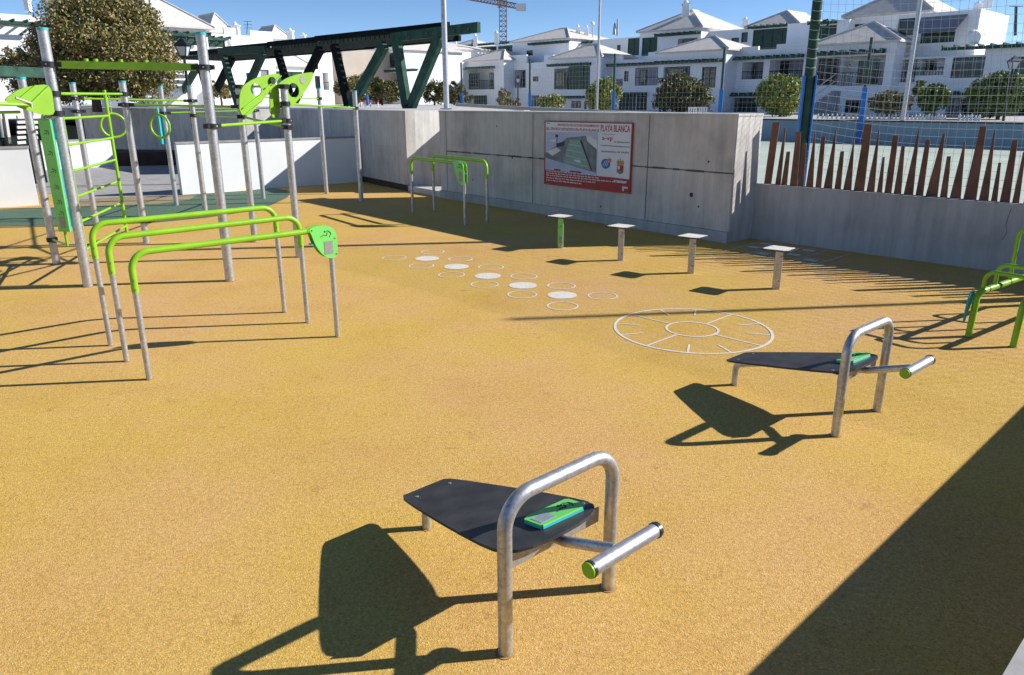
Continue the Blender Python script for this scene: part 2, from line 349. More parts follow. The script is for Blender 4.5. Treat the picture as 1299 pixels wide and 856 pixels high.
# --- plaza retaining wall further left
pr = thing('plaza_wall', 'shaded concrete panel wall holding up the plaza behind the white wall', 'wall')
segs = [(S1, S0), (S2, S1), (S3, S2), (S4, S3)]
for a, b in segs:
    pl = Plane(a, b-a); L = (b-a).length; k = max(1, round(L/1.6))
    m = MB(); m.prism([[(0, 0), (L, 0), (L, 2.27), (0, 2.27)]], lambda x, y: pl.at(x, y, .012), pl.n, .25); m.build('wall_core', 'concrete', pr)
    for i in range(k):
        for z0, z1 in ((0, 1.1), (1.112, 2.2)):
            m = MB(); hrect(pl, L*i/k+.008, L*(i+1)/k-.008, z0, z1, .013, -.012, m); m.build('concrete_panel', 'concrete', pr)
seat(pr, S1)
# low dark brown block and little walls beyond the opening
m = MB(); e0 = G(138, 211); e1 = G(240, 209); m.prism([[(e0.x, e0.y), (e1.x, e1.y), (e1.x+.8, e1.y+.8), (e0.x-1, e0.y+2.5)]], lambda a, b: Vector((a, b, 0)), (0, 0, 1), .55)
tag(m.build('dark_low_block', 'brown_dark'), 'dark brown low block at the far side of the paved passage', 'planting bed')
# ramp side wall with falling top, beyond the court corner
rw = thing('ramp_wall', 'grey ramp parapet with sloping top beyond the concrete wall', 'wall')
pa = atD(578, 131, 46); pb = atD(830, 143, 36)
pl = Plane(pa, pb-pa); LL = (Vector((pb.x, pb.y, 0))-Vector((pa.x, pa.y, 0))).length
m = MB(); m.prism([[(0, .9), (LL, .9), (LL, pb.z), (0, pa.z)]], lambda a, b: pl.at(a, b, 0), pl.n, .3); m.build('parapet', 'render_grey', rw); seat(rw, (pa.x, pa.y, .9))

# --- low white walls
def lowwall(label, a, b, h, ext0=0, ext1=0):
    t = thing('low_white_wall', label, 'wall'); pl = Plane(a, b-a); L = (b-a).length
    m = MB(); m.prism([[(-ext0, 0), (L+ext1, 0), (L+ext1, h), (-ext0, h)]], lambda x, y: pl.at(x, y), pl.n, .22); m.build('wall_body', 'white_wall', t)
    m = MB(); m.prism([[(-ext0-.02, 0), (L+ext1+.02, 0), (L+ext1+.02, .05), (-ext0-.02, .05)]], lambda x, y: pl.at(x, h+y, -.02), pl.n, .26); m.build('coping', 'paving', t)
    return seat(t, a)
W1b = Vector((-4.95, 24.92, 0))
lowwall('low white rendered wall between the paved opening and the concrete corner', W0, W1b, 1.40)
lowwall('low white rendered wall at the far left edge behind the outer posts', L0, L1-(L1-L0).normalized()*.9, 1.42, ext0=6)
fw1 = G(146, 211); fw0 = fw1-V*3.6
lowwall('short white wall further back beyond the paved opening', fw0, fw1, height(fw1, 145, 177))
# door slab / grey plate behind white wall (utility cabinet)
# --- rendered retaining wall and corten slat fence
rt = thing('retaining_wall', 'smooth grey rendered retaining wall below the rusty slats', 'wall')
HR = 1.0; plR = Plane(CC, RD); LR = (TR-CC).length
m = MB(); m.prism([[(-.3, 0), (LR+.3, 0), (LR+.3, HR), (-.3, HR)]], lambda a, b: plR.at(a, b), plR.n, .35); m.build('wall_body', 'render_grey', rt)
m = MB(); m.prism([[(0, 0), (LR, 0), (LR, .03), (0, .03)]], lambda a, b: plR.at(a, HR-.002+b, -.01), plR.n, .12); m.build('coping', 'render_grey', rt)
ck = [plR.sz(x, y) for x, y in ((1283, 264), (1279, 275), (1276, 285), (1277, 295), (1271, 304))]
m = MB(); m.tube([plR.at(a, b, .0005) for a, b in ck], .004, 4); m.build('crack', 'ink_dark', rt)
seat(rt, CC)
sf = thing('slat_fence', 'rust brown corten steel fence of pointed and blunt slats on the retaining wall', 'fence')
plS = Plane(CC+Vector((-RD.y, RD.x, 0))*.14, RD)
S4_ = lambda x, y: (x/4.344+1000, y/4.344+130)
sl_ = [((969, 234), (978, 235), (984.5, 155), 9), ((983, 235), (990, 236), (996, 162), 2), ((990.5, 236), (998, 236.5), (1000, 192), 4.5), ((1001.5, 237), (1011, 237.5), (1013, 167), 6)]
for a, b, tx, ty, tw in [(52, 78, 90, 222, 20), (95, 128, 147, 160, 5), (148, 172, 193, 187, 22), (192, 235, 262, 150, 4), (252, 282, 297, 268, 20), (300, 342, 363, 200, 4), (358, 410, 442, 118, 38), (428, 470, 500, 150, 4), (485, 510, 525, 300, 12), (527, 560, 592, 182, 30), (578, 610, 633, 240, 18), (632, 680, 722, 135, 4), (698, 730, 770, 205, 25), (752, 812, 858, 170, 12), (832, 862, 885, 295, 22), (885, 938, 972, 215, 7), (960, 1025, 1075, 130, 35), (1045, 1092, 1140, 140, 4), (1112, 1140, 1165, 330, 15), (1160, 1205, 1250, 205, 30), (1228, 1268, 1302, 270, 16)]:
    yb = 465 + (a-52)*.092
    sl_.append((S4_(a, yb), S4_(b, yb+2), S4_(tx, ty), tw/4.344))
shapes = []
for ii, (a, b, t, tw) in enumerate(sl_):
    if 3 < ii < len(sl_)-1: nx = sl_[ii+1][0]; b = (nx[0]-2.7, b[1])
    s0, _ = plS.sz(*a); s1, _ = plS.sz(*b); ts, tz = plS.sz(*t); t0, _ = plS.sz(t[0]-tw/2, t[1]); t1, _ = plS.sz(t[0]+tw/2, t[1])
    shapes.append((s0, s1, t0, t1, tz))
last = shapes[-1][1]; i = 5
while last < LR-.2:                                # the fence runs on past the frame (it throws the shadows there)
    q = shapes[i % 20]; o_ = last+.05-q[0]; shapes.append((q[0]+o_, q[1]+o_, q[2]+o_, q[3]+o_, q[4])); last = shapes[-1][1]; i += 1
for (s0, s1, t0, t1, tz) in shapes:
    m = MB(); m.prism([[(s0, 1.0), (s1, 1.0), (t1, tz), (t0, tz-.004)]], lambda a, b: plS.at(a, b, random.uniform(-.0005, .0005)), plS.n, .012); m.build('slat', 'corten', sf)
m = MB(); m.prism([[(shapes[0][0], .985), (last, .985), (last, 1.03), (shapes[0][0], 1.03)]], lambda a, b: plS.at(a, b, .013), plS.n, .012); m.build('base_rail', 'corten', sf)
seat(sf, CC+Vector((0, 0, 1)))
# --- terrace on which the photographer stands
tf = thing('terrace', 'raised concrete terrace with pale coping at the bottom right corner', 'terrace')
a = T0-V*8; b = TR
m = MB(); m.prism([[(a.x, a.y), (b.x, b.y), (b.x+8*U.x, b.y+8*U.y), (a.x+8*U.x, a.y+8*U.y)]], lambda x, y: Vector((x, y, -.05)), (0, 0, 1), 1.02); m.build('terrace_slab', 'concrete', tf)
m = MB(); m.prism([[(a.x, a.y), (b.x, b.y), (b.x+.12*U.x, b.y+.12*U.y), (a.x+.12*U.x, a.y+.12*U.y)]], lambda x, y: Vector((x-.012, y+.012, .972)), (0, 0, 1), .012); m.build('coping', 'paving', tf)
seat(tf, T0)
# off-frame floodlight pole whose shadow crosses the floor
sh_end = Vector((-.02, 8.62, 0)); hp = 8.2; base = sh_end + Vector((sd.x, sd.y, 0))/sd.z*hp
fp = thing('floodlight_pole', 'tall galvanised floodlight pole standing by the court outside the frame', 'lamp post')
m = MB(); m.tube([base+Vector((0, 0, .9)), base+Vector((0, 0, hp))], .055, 12); m.build('pole', 'galvanised', fp); seat(fp, base)

# ============================================================ FLOOR MARKINGS
def ringmark(name, c, r, w, fill=False, z=.004):
    m = MB(); n = 40
    if fill: m.add([(c.x+r*cos(2*pi*k/n), c.y+r*sin(2*pi*k/n), z) for k in range(n)], [tuple(range(n))])
    else:
        vs = [(c.x+rr*cos(2*pi*k/n), c.y+rr*sin(2*pi*k/n), z) for rr in (r, r-w) for k in range(n)]
        m.add(vs, [(k, (k+1) % n, n+(k+1) % n, n+k) for k in range(n)])
    return tag(m.build(name, 'line_paint'), kind='structure')
for (x, y, f) in [(122, 110, 0), (320, 79, 0), (292, 113, 1), (262, 151, 0), (463, 116, 0), (442, 155, 1), (417, 197, 0), (620, 158, 0), (604, 203, 1), (588, 247, 0), (790, 205, 0), (785, 252, 1), (781, 299, 0), (983, 254, 0), (987, 302, 1), (989, 358, 0), (1196, 306, 0)]:
    ringmark('painted_disc' if f else 'painted_ring', G(x/4.06+470, y/4.06+300), .2 if f else .205, .022, f)
clk = Vector((2.07, 8.19, 0)); m = MB(); n = 72
for R_, w_ in ((.895, .032), (.305, .028)):
    vs = [(clk.x+rr*cos(2*pi*k/n), clk.y+rr*sin(2*pi*k/n), .004) for rr in (R_, R_-w_) for k in range(n)]
    m.add(vs, [(k, (k+1) % n, n+(k+1) % n, n+k) for k in range(n)])
for k in range(12):
    a = radians(44-30*k); r0, r1 = (.31, .856) if k % 3 == 0 else (.60, .856); h_ = .011 if k % 3 == 0 else .011
    d = Vector((cos(a), sin(a), 0)); e = Vector((-d.y, d.x, 0))
    m.add([clk+d*r0-e*h_+Vector((0, 0, .004)), clk+d*r1-e*h_+Vector((0, 0, .004)), clk+d*r1+e*h_+Vector((0, 0, .004)), clk+d*r0+e*h_+Vector((0, 0, .004))], [(0, 1, 2, 3)])
tag(m.build('painted_clock_circle', 'line_paint'), kind='structure')
# hopscotch grid by the wall
g0, g1, g2, g3 = Vector((3.72, 12.85, 0)), Vector((4.66, 13.80, 0)), Vector((5.78, 12.55, 0)), Vector((4.86, 11.72, 0))
bl = lambda a, b: (g0*(1-a)+g3*a)*(1-b)+(g1*(1-a)+g2*a)*b
m = MB()
def ln(p, q, w=.02):
    d = (q-p).normalized(); e = Vector((-d.y, d.x, 0))*w/2; k = Vector((0, 0, .004)); m.add([p-e+k, q-e+k, q+e+k, p+e+k], [(0, 1, 2, 3)])
for a in (0, .25, .5, .75, 1): ln(bl(a, 0), bl(a, 1))
for b in (0, .34, .67, 1): ln(bl(0, b)+U*.01, bl(1, b)-U*.01)
tag(m.build('painted_grid', 'line_paint'), kind='structure')
for (a, b) in ((.12, .5), (.37, .18), (.62, .82), (.62, .4), (.87, .2), (.12, .85)): 
    c = bl(a, b); mm = MB(); mm.add([Vector((c.x, c.y, .007))+U*i*.11+V*j*.09 for i, j in ((-1, -1), (1, -1), (1, 1), (-1, 1))], [(0, 1, 2, 3)])
    tag(mm.build('painted_patch', 'line_paint'), kind='structure')

# ============================================================ BENCHES
def figure_marks(P, n, mat, parent, k=1., name='pictogram'):
    m = MB()
    for path in ([(-.06, -.02), (-.02, .0), (.02, -.01), (.03, .025)], [(.0, .03), (.04, .045), (.07, .02)], [(.055, -.03), (.075, .0), (.07, .03)]):
        m.tube([P(a*k, b*k) for a, b in path], .004*k, 5)
    m.tube([P(-.005*k, .04*k), P(-.005*k, .04*k)+Vector(n)*.003], .008*k, 8)
    return m.build(name, mat, parent)
def bench(m0, h, label):
    h = Vector(h); q = Vector((-h.y, h.x, 0)); Z = Vector((0, 0, 1)); m0 = Vector(m0)
    L = lambda x, y, z: m0 + h*x + q*y + Z*z
    t = thing('sit_up_bench', label, 'exercise bench', 'inclined sit-up benches')
    m = MB(); m.tube(fillet([L(-.37, 0, -.02), L(-.37, 0, .815), L(.37, 0, .815), L(.37, 0, -.02)], .155, 10), .035, 20); m.build('hoop_frame', 'galvanised', t); collar(L(-.37, 0, 0), .036, t); collar(L(.37, 0, 0), .036, t); collar(L(0, 1.14, 0), .030, t)
    # board, thickness 14 mm, sloping down to the foot
    y0, y1, z0, z1 = -.03, 1.15, .505, .262
    sl2 = (z1-z0)/(y1-y0); nrm = (Z*1 - q*sl2).normalized()
    half = [(.150, 1.15), (.176, 1.11), (.205, .98), (.238, .80), (.272, .60), (.302, .40), (.322, .23), (.326, .13), (.310, .065), (.27, .02), (.2, -.01), (.1, -.026)]
    out = half + [(0, -.03)] + [(-a, b) for a, b in reversed(half)]
    m = MB(); m.prism([out], lambda a, b: L(a, b, z0+(b-y0)*sl2), nrm, .016); m.build('board', 'board_black', t)
    m = MB()
    for a, b in ((.12, 1.05), (-.12, 1.05), (.29, .12), (-.29, .12)):
        p = L(a, b, z0+(b-y0)*sl2)+nrm*.014; m.tube([p, p+nrm*.005], .011, 10)
    m.build('bolt', 'galvanised', t)
    # foot: tube coming up under the board
    m = MB(); m.tube(fillet([L(0, 1.14, -.02), L(0, 1.14, .20), L(0, .86, z0+(.86-y0)*sl2-.034), L(0, .1, z0+(.1-y0)*sl2-.034)], [.07, .2], 8), .029, 16); m.build('foot_frame', 'galvanised', t)
    m = MB(); m.box(L(0, .055, .440), (.67, .006, .085), Matrix((h, q, Z)).transposed()); m.box(L(0, .085, .472), (.62, .06, .006), Matrix((h, q, Z)).transposed()); m.build('cross_bracket', 'galvanised_thin', t)
    # extension tube and foot roll
    m = MB(); m.tube([L(0, .13, .436), L(0, -.02, .458), L(0, -.34, .568)], .027, 16); m.build('extension_tube', 'galvanised', t)
    m = MB(); m.tube([L(-.215, -.38, .585), L(.235, -.38, .585)], .036, 20); rl = m.build('foot_roll', 'galvanised', t)
    for a0, a1, mt in ((-.232, -.215, 'lime'), (.235, .252, 'steel_cap')):
        m = MB(); m.tube([L(-.222 if a0 < 0 else .228, -.38, .585), L(-.208 if a0 < 0 else .242, -.38, .585)], .040, 20); m.build('end_collar', 'steel_cap', t)
        m = MB(); m.tube([L(a0, -.38, .585), L(a1, -.38, .585)], .037, 20); m.build('end_cap', mt, t)
    # plaque on the board
    pc = (.10, .14); ang = radians(-3)
    P = lambda a, b, e=0: L(pc[0]+a*cos(ang)-b*sin(ang), pc[1]+a*sin(ang)+b*cos(ang), z0+(pc[1]+b-y0)*sl2)+nrm*(.0165+e)
    rc = [(-.155, -.07), (-.145, -.078), (.13, -.078), (.16, -.055), (.16, .06), (.145, .078), (-.12, .078), (-.155, .055)]
    m = MB(); m.prism([rc], lambda a, b: P(a, b), nrm, .014); pb_ = m.build('plaque_base', 'turquoise', t)
    m = MB(); m.prism([rc], lambda a, b: P(a, b, .014), nrm, .009); pt = m.build('plaque', 'mint', t)
    m = MB(); m.prism([[(-.135, -.055), (-.035, -.055), (-.035, .03), (-.135, .03)]], lambda a, b: P(a, b, .023), nrm, .002); m.build('info_plate', 'plaque_grey', pt)
    figure_marks(lambda a, b: P(a+.06, b, .0245), nrm, 'ink_dark', pt, .85)
    m = MB()
    for i in range(9): m.box(P(-.085, -.045+i*.008, .0255), (.08-(i % 3)*.015, .0022, .0006), Matrix((h, q, Z)).transposed())
    m.build('printed_lines', 'ink_grey', pt)
    return seat(t, m0)
bench((.238, 3.175, 0), (.7408, .6718, 0), 'nearest sit-up bench, black sloping board under a galvanised hoop in the foreground')
bench((2.806, 5.572, 0), (.751, .6603, 0), 'further sit-up bench, black board and galvanised hoop right of the painted clock')

# ============================================================ PARALLEL BARS
def dipbar(a, b, H, r, green, label, plaque=None, name='parallel_bar', cat='exercise bar', grp=None, thin=.9):
    a = Vector(a); b = Vector(b); Z = Vector((0, 0, 1)); t = thing(name, label, cat, grp); d = (b-a).normalized()
    zg = H-green
    if plaque:
        path = fillet([a+Z*zg, a+Z*H, b+Z*H-d*plaque*.9], .16, 8)
    else: path = fillet([a+Z*zg, a+Z*H, b+Z*H, b+Z*zg], .16, 8)
    m = MB(); m.tube(path, r, 16); m.build('top_rail', 'lime', t)
    for p in (a, b):
        m = MB(); m.tube([p-Z*.02, p+Z*(zg+.04 if not (plaque and p is b) else H-.14)], r*thin, 14); m.build('leg', 'galvanised', t)
        m = MB()
        n_ = Vector((d.y, -d.x, 0)); collar(p, r*thin, t)
        if not (plaque and p is b):
            for zz in (zg+.03, zg+.12): m.tube([p+Z*zz+n_*r*.8, p+Z*zz+n_*(r+.006)], .008, 8)
            m.build('rivet', 'galvanised_thin', t)
    if plaque:
        k = plaque/.3; n_ = Vector((d.y, -d.x, 0))
        shape = smooth_poly([(-.27*k, .04), (-.1*k, .055), (.02, .02), (.06, -.08), (.055, -.29*k), (-.02, -.32*k), (-.12*k, -.27*k), (-.2*k, -.15*k), (-.235*k, -.03)], 2)
        for nm, off, mt in (('plaque', .034, 'mint'), ('plaque_back', -.046, 'lime')):
            m = MB(); m.prism([shape], lambda x, y: b+d*x+Z*(H+y)+n_*off, n_, .012); pq = m.build(nm, mt, t)
            if off > 0:
                m = MB(); m.prism([[(-.10*k, -.12*k), (.0, -.12*k), (.0, -.26*k), (-.10*k, -.26*k)]], lambda x, y: b+d*x+Z*(H+y)+n_*(off+.012), n_, .003); m.build('info_plate', 'plaque_brown', pq)
                figure_marks(lambda x, y: b+d*(x-.08*k)+Z*(H-.05*k+y)+n_*(off+.0135), n_, 'ink_dark', pq, .9*k)
                m = MB()
                for x, y in ((-.23, .01), (.03, -.1), (.035, -.27)): 
                    c = b+d*x*k+Z*(H+y*k)+n_*(off+.011); m.tube([c, c+n_*.004], .008, 8)
                m.build('bolt', 'steel_cap', pq)
        m = MB(); m.box(b+Z*(H-.14*k)-d*.1*k-n_*.0, (.28*k, .07, .012), Matrix((d, n_, Z)).transposed()); m.build('spacer', 'turquoise', t)
    return seat(t, a)
dg = 'three long parallel bars, lime on grey legs'
dipbar((-3.44, 6.62, 0), (-1.95, 7.95, 0), 1.21, .031, .36, 'nearest long lime parallel bar with a green leaf shaped plaque at its right end', .3, grp=dg)
dipbar((-3.91, 7.14, 0), (-2.43, 8.51, 0), 1.26, .031, .36, 'middle of the three long lime parallel bars, without a plaque', grp=dg)
dipbar((-4.34, 7.66, 0), (-2.84, 8.97, 0), 1.31, .031, .36, 'furthest of the three long lime parallel bars, without a plaque', grp=dg)
dg2 = 'pair of lime bars by the concrete wall'
dipbar((-2.33, 17.67, 0), (-.99, 15.87, 0), 1.27, .036, .36, 'lime bar with a green plaque, nearer of the pair by the concrete wall', .42, 'low_bar', grp=dg2)
dipbar((-1.85, 17.93, 0), (-.53, 16.19, 0), 1.30, .036, .36, 'lime bar closest to the concrete wall, without a plaque', None, 'low_bar', grp=dg2)

# ============================================================ STEPPING STOOLS
def stool(p, label, greenface=False):
    p = Vector(p); p.z = 0; Z = Vector((0, 0, 1)); t = thing('balance_post', label, 'balance post', 'four balance posts with square plates')
    ux = Vector((.985, -.17, 0)); uy = Vector((.17, .985, 0)); R = Matrix((ux, uy, Z)).transposed()
    m = MB(); m.cham(p+Z*.27, (.095, .095, .56), R, .006); m.build('post', 'galvanised', t)
    d1 = Vector((.36, .0, 0)); pr_ = [(-.30, .0), (-.02, .27), (.28, .02), (.02, -.26)]
    P = lambda a, b: p+Vector((a, b, .556))
    rp = []
    for i in range(4):
        a = Vector(pr_[i]); b = Vector(pr_[(i+1) % 4]); rp += [tuple(a.lerp(b, .08)), tuple(a.lerp(b, .92))]
    m = MB(); m.prism([rp], P, Z, .014); pl_ = m.build('plate', 'board_black', t)
    rnd = random.Random(int(p.x*100)); inn = []
    for i in range(4):
        a = Vector(pr_[i])*.86; b = Vector(pr_[(i+1) % 4])*.86
        for k in range(7): inn.append(tuple(a.lerp(b, .06+.88*k/6)*(1-rnd.random()*.07)))
    m = MB(); m.prism([inn], lambda a, b: P(a, b)+Z*.014, Z, .0015); m.build('white_print', 'line_paint', pl_)
    m = MB()
    for a, b in pr_: c = P(a*.82, b*.82)+Z*.0155; m.tube([c, c+Z*.003], .012, 8)
    m.build('bolt', 'steel_cap', pl_)
    if greenface:
        m = MB(); m.box(p+Z*.29-uy*.052, (.09, .008, .5), R); fc = m.build('face_panel', 'mint', t)
        m = MB(); m.box(p+Z*.15-uy*.0575, (.05, .003, .12), R); m.build('info_plate', 'plaque_brown', fc)
        figure_marks(lambda a, b: p-uy*.057+ux*a*.6+Z*(.38+b), -uy, 'ink_dark', fc, .6)
    m = MB()
    for zz in (.12, .46): c = p+Z*zz-uy*.047+ux*.02; m.tube([c, c-uy*.003], .01, 8)
    m.build('rivet', 'steel_cap', t)
    return seat(t, p)
stool(G(711, 314), 'leftmost balance post, with a green panel on its square stem', True)
stool(G(787, 330), 'second balance post from the left, under the project sign')
stool(G(876, 346), 'third balance post from the left, in front of the wall end')
stool(G(984, 366), 'rightmost balance post, beside the painted grid')

# ============================================================ HURDLE RAILS AT RIGHT EDGE
t = thing('stepped_bars', 'lime frame of stepped hoops on two rails at the right edge', 'exercise frame')
ga = G(1228, 427); gb = G(1285, 440); Z = Vector((0, 0, 1)); rd = Vector((.80, .60, 0)).normalized(); HH = .50
gb2 = Vector((gb.x, gb.y, 0))
for p in (ga, gb2):
    m = MB(); m.tube(fillet([p-Z*.02, p+Z*HH+rd*.04, p+Z*HH+rd*2.2, p+rd*2.24], .1, 6), .034, 14); m.build('side_rail', 'lime', t)
    collar(p, .034, t)
    for k in (.28, .56, .84, 1.2, 1.6):
        m = MB(); m.tube([p+Z*HH+rd*(k-.008), p+Z*HH+rd*(k+.008)], .037, 14); m.build('clamp_band', 'black_rubber', t)
for k, hh in ((.16, .22), (.46, .26), (.86, .62), (1.3, .62), (1.75, .3)):
    p = ga+Z*HH+rd*k; q_ = gb2+Z*HH+rd*k; m = MB(); m.tube(fillet([p, p+Z*hh, q_+Z*hh, q_], .1, 7), .022, 12); m.build('hoop', 'lime', t)
m = MB(); m.prism([smooth_poly([(-.06, .46), (-.0, .52), (.1, .5), (.0, .3), (-.06, .14), (-.09, .2)], 2)], lambda a, b: ga+rd*a+Z*b-U*.04, -U, .012); m.build('plaque', 'turquoise', t)
seat(t, ga)

# ============================================================ CALISTHENICS RIG
rig = thing('workout_rig', 'tall calisthenics rig of galvanised posts joined by lime bars at left', 'climbing frame')
PO = dict(P1=(112, 363, 3.43), P2=(72, 334.6, 2.88), P3=(122.6, 285.7, 2.90), P4=(186, 308, 2.87), P5=(224, 260.5, 2.89), P6=(261.3, 273, 2.87), P7=(292, 356, 3.39), P8=(323.5, 306.7, 2.80), P9=(379.5, 325.8, 2.77), P10=(414.4, 245.8, 2.87), P11=(458.5, 255.6, 2.78), P12=(334.3, 252.3, 2.88))
PB = {}
for k, (x, y, h_) in PO.items():
    b = G(x, y); PB[k] = b; r_ = .066 if k in ('P1', 'P7') else .058
    m = MB(); m.tube([b-Z*.02, b+Z*(h_-.03)], r_, 20); po = m.build('post', 'galvanised', rig)
    if k not in ('P3', 'P5', 'P6', 'P12'): collar(b, r_, rig)
    m = MB(); m.tube([b+Z*(h_-.03), b+Z*h_], r_+.004, 20); m.build('post_cap', 'turquoise', po)
def clamp(k, z, toward=None, s=1):
    b = PB[k]; r_ = .066 if k in ('P1', 'P7') else .058; m = MB(); m.tube([b+Z*(z-.034), b+Z*(z+.034)], r_+.022, 18)
    d = (toward-b) if toward is not None else Vector((1, -.3, 0)); d.z = 0; d.normalize()
    m.beam(b+Z*z+d*(r_), b+Z*z+d*(r_+.10), .07, .062)
    m.beam(b+Z*z-d*(r_), b+Z*z-d*(r_+.06), .08, .058)
    c = m.build('clamp', 'black_rubber', rig)
    m = MB(); e = Vector((-d.y, d.x, 0))
    if e.y > 0: e = -e
    p_ = b+Z*z+e*(r_+.012)+d*.0; m.tube([p_, p_+e*.012], .013, 8); m.build('bolt', 'galvanised_thin', c)
def bar(ka, za, kb, zb, r_=.02, name='bar'):
    a = PB[ka]+Z*za; b = PB[kb]+Z*zb; d = (b-a).normalized(); m = MB(); m.tube([a+d*.11, b-d*.11], r_, 12); m.build(name, 'lime', rig)
    clamp(ka, za, PB[kb]); clamp(kb, zb, PB[ka])
bar('P1', 2.62, 'P4', 2.65); bar('P3', 2.59, 'P6', 2.54); bar('P4', 2.47, 'P8', 2.43); bar('P6', 2.23, 'P8', 2.26); bar('P5', 2.26, 'P12', 2.3)
bar('P7', 2.19, 'P9', 2.22, .021); bar('P8', 2.77, 'P9', 2.74); bar('P8', 2.26, 'P9', 2.12); bar('P9', 2.48, 'P11', 2.36); bar('P8', 2.60, 'P10', 2.60, .016)
clamp('P1', 2.37, PB['P4']); clamp('P2', .40, PB['P1']); clamp('P3', 2.34, PB['P6']); clamp('P4', .41, PB['P8'])
# flat top beam between the two tall posts with climbing knobs
a = PB['P1']+Z*2.985; b = PB['P7']+Z*2.955; d = (b-a).normalized(); m = MB(); m.beam(a+d*.12, b-d*.12, .05, .095); bmm = m.build('flat_beam', 'lime', rig)
m = MB()
for f in (.24, .30, .46, .62, .67): c = a.lerp(b, f)+Z*.045; m.tube([c, c+Z*.035], .03, 8)
m.build('knob', 'lime_sheet', bmm); clamp('P1', 2.985, PB['P7']); clamp('P7', 2.955, PB['P1'])
# ladder between P1 and P4
plL = Plane(PB['P1'], PB['P4']-PB['P1'])
m = MB(); m.tube([plL.at(2.36, 2.70), plL.at(2.36, .35)], .026, 12); m.build('ladder_rail', 'lime', rig)
m = MB(); m.tube([plL.at(.17, 2.40), plL.at(.17, .35)], .022, 12); m.build('ladder_rail', 'lime', rig)
for z_ in (2.30, 1.95, 1.60, 1.25, .90, .50):
    m = MB(); m.tube([plL.at(.17, z_), plL.at(2.36, z_)], .018, 10); m.build('ladder_rung', 'lime', rig)
# long text board mounted on the first tall post
pc = PB['P1']+Vector((-.13, -.10, 0)); bx = Vector((.95, -.30, 0)).normalized(); by = Vector((bx.y, -bx.x, 0)); R = Matrix((bx, by, Z)).transposed()
m = MB(); m.cham(pc+Z*1.55, (.21, .022, 1.50), R, .006); bd = m.build('text_board', 'mint', rig)
m = MB(); m.cham(pc+Z*1.55-by*.022, (.20, .02, 1.49), R, .004); m.build('board_edge', 'turquoise', rig)
m = MB(); m.box(pc+Z*.93+by*.013, (.09, .006, .16), R); m.build('info_plate', 'plaque_brown', bd)
for z_ in (2.12, 1.85, 1.62, 1.4, 1.2, 1.05): figure_marks(lambda a_, b_: pc+by*.0125+bx*a_*.8+Z*(z_+b_), by, 'ink_dark', bd, .8)
m = MB()
for z_ in (2.29, 1.56, .82): m.tube([pc+Z*z_-bx*.09, pc+Z*z_+bx*.09], .012, 8)
m.build('board_strap', 'lime', rig)
a = PB['P2']+Z*.40; b = pc+Z*.62; m = MB(); m.tube([a+(b-a).normalized()*.1, b], .016, 10); m.build('bar', 'lime', rig)
m = MB(); m.tube([pc+Z*.82, pc+Z*.60], .018, 8); m.tube([pc+Z*2.28, pc+Z*2.42], .018, 8); m.build('board_peg', 'lime', rig)
# leaf panels
def leaf(pl, pts, holes, off, mat='lime_sheet', ribs=(), parent=None, name='leaf_panel'):
    o_ = smooth_poly([pl.sz(x, y) for x, y in pts], 1); hs = []
    for (x, y, rx, ry) in holes:
        c = pl.sz(x, y); e = pl.sz(x+rx, y); f = pl.sz(x, y+ry); hs.append(circle(c[0], c[1], abs(e[0]-c[0]), 18, abs(f[1]-c[1])))
    m = MB(); m.prism([o_]+hs, lambda a, b: pl.at(a, b, off), -pl.n, .018); lf = m.build(name, mat, parent)
    for (x0, y0, x1, y1, w_) in ribs:
        a = pl.sz(x0, y0); b = pl.sz(x1, y1); m = MB(); m.beam(pl.at(a[0], a[1], off-.035), pl.at(b[0], b[1], off-.035), .04, w_, pl.n.cross((pl.at(b[0], b[1])-pl.at(a[0], a[1])).normalized())); m.build('rib', 'lime', lf)
    return lf
pl1 = Plane(PB['P1'], (.45, .89))
leaf(pl1, [(0, 127), (6, 121), (20, 112), (40, 108), (54, 107), (60, 114), (62, 130), (64, 145), (52, 146), (36, 142), (20, 137), (6, 130)], [], -.08, ribs=((18, 124, 38, 108, .012), (30, 133, 54, 110, .02)), parent=rig)
p_ = pl1.sz(30, 133); q_ = pl1.sz(-30, 131)
m = MB(); m.tube([pl1.at(p_[0], p_[1], -.16), pl1.at(q_[0], q_[1], -.16)], .022, 10); m.build('bar', 'lime', rig)
p_ = pl1.sz(24, 142); q_ = pl1.sz(-30, 143); m = MB(); m.tube([pl1.at(p_[0], p_[1], -.02), pl1.at(q_[0], q_[1], -.02)], .018, 10); m.build('bar', 'lime', rig)
p_ = pl1.sz(8, 124); q_ = pl1.sz(28, 131); m = MB(); m.tube([pl1.at(p_[0], p_[1], -.19), pl1.at(q_[0], q_[1], -.19), pl1.at(q_[0], q_[1]-.05, -.19)], .016, 8); m.build('carabiner', 'galvanised', rig)
pl2 = Plane(PB['P9'], (.45, .89))
leaf(pl2, [(309, 145), (309, 118), (314, 108), (328, 99), (346, 94), (363, 93), (356, 104), (349, 112), (343, 122), (330, 136), (322, 147)], [(330, 113.5, 7, 8)], -.02+.12, ribs=((312, 137, 334, 120, .012), (314, 146, 336, 128, .012), (340, 112, 360, 96, .015)), parent=rig)
leaf(pl2, [(350, 149), (349, 118), (352, 108), (358, 106), (362, 118), (362, 149)], [], .13, parent=rig)
lf = leaf(pl2, [(352, 112), (362, 102), (376, 95.5), (390, 92.5), (403, 91), (401, 99), (396, 109), (389, 119), (380, 130), (372, 137), (370, 128), (368, 112), (362, 108)], [(377, 114.5, 7, 9.5)], .09, parent=rig)
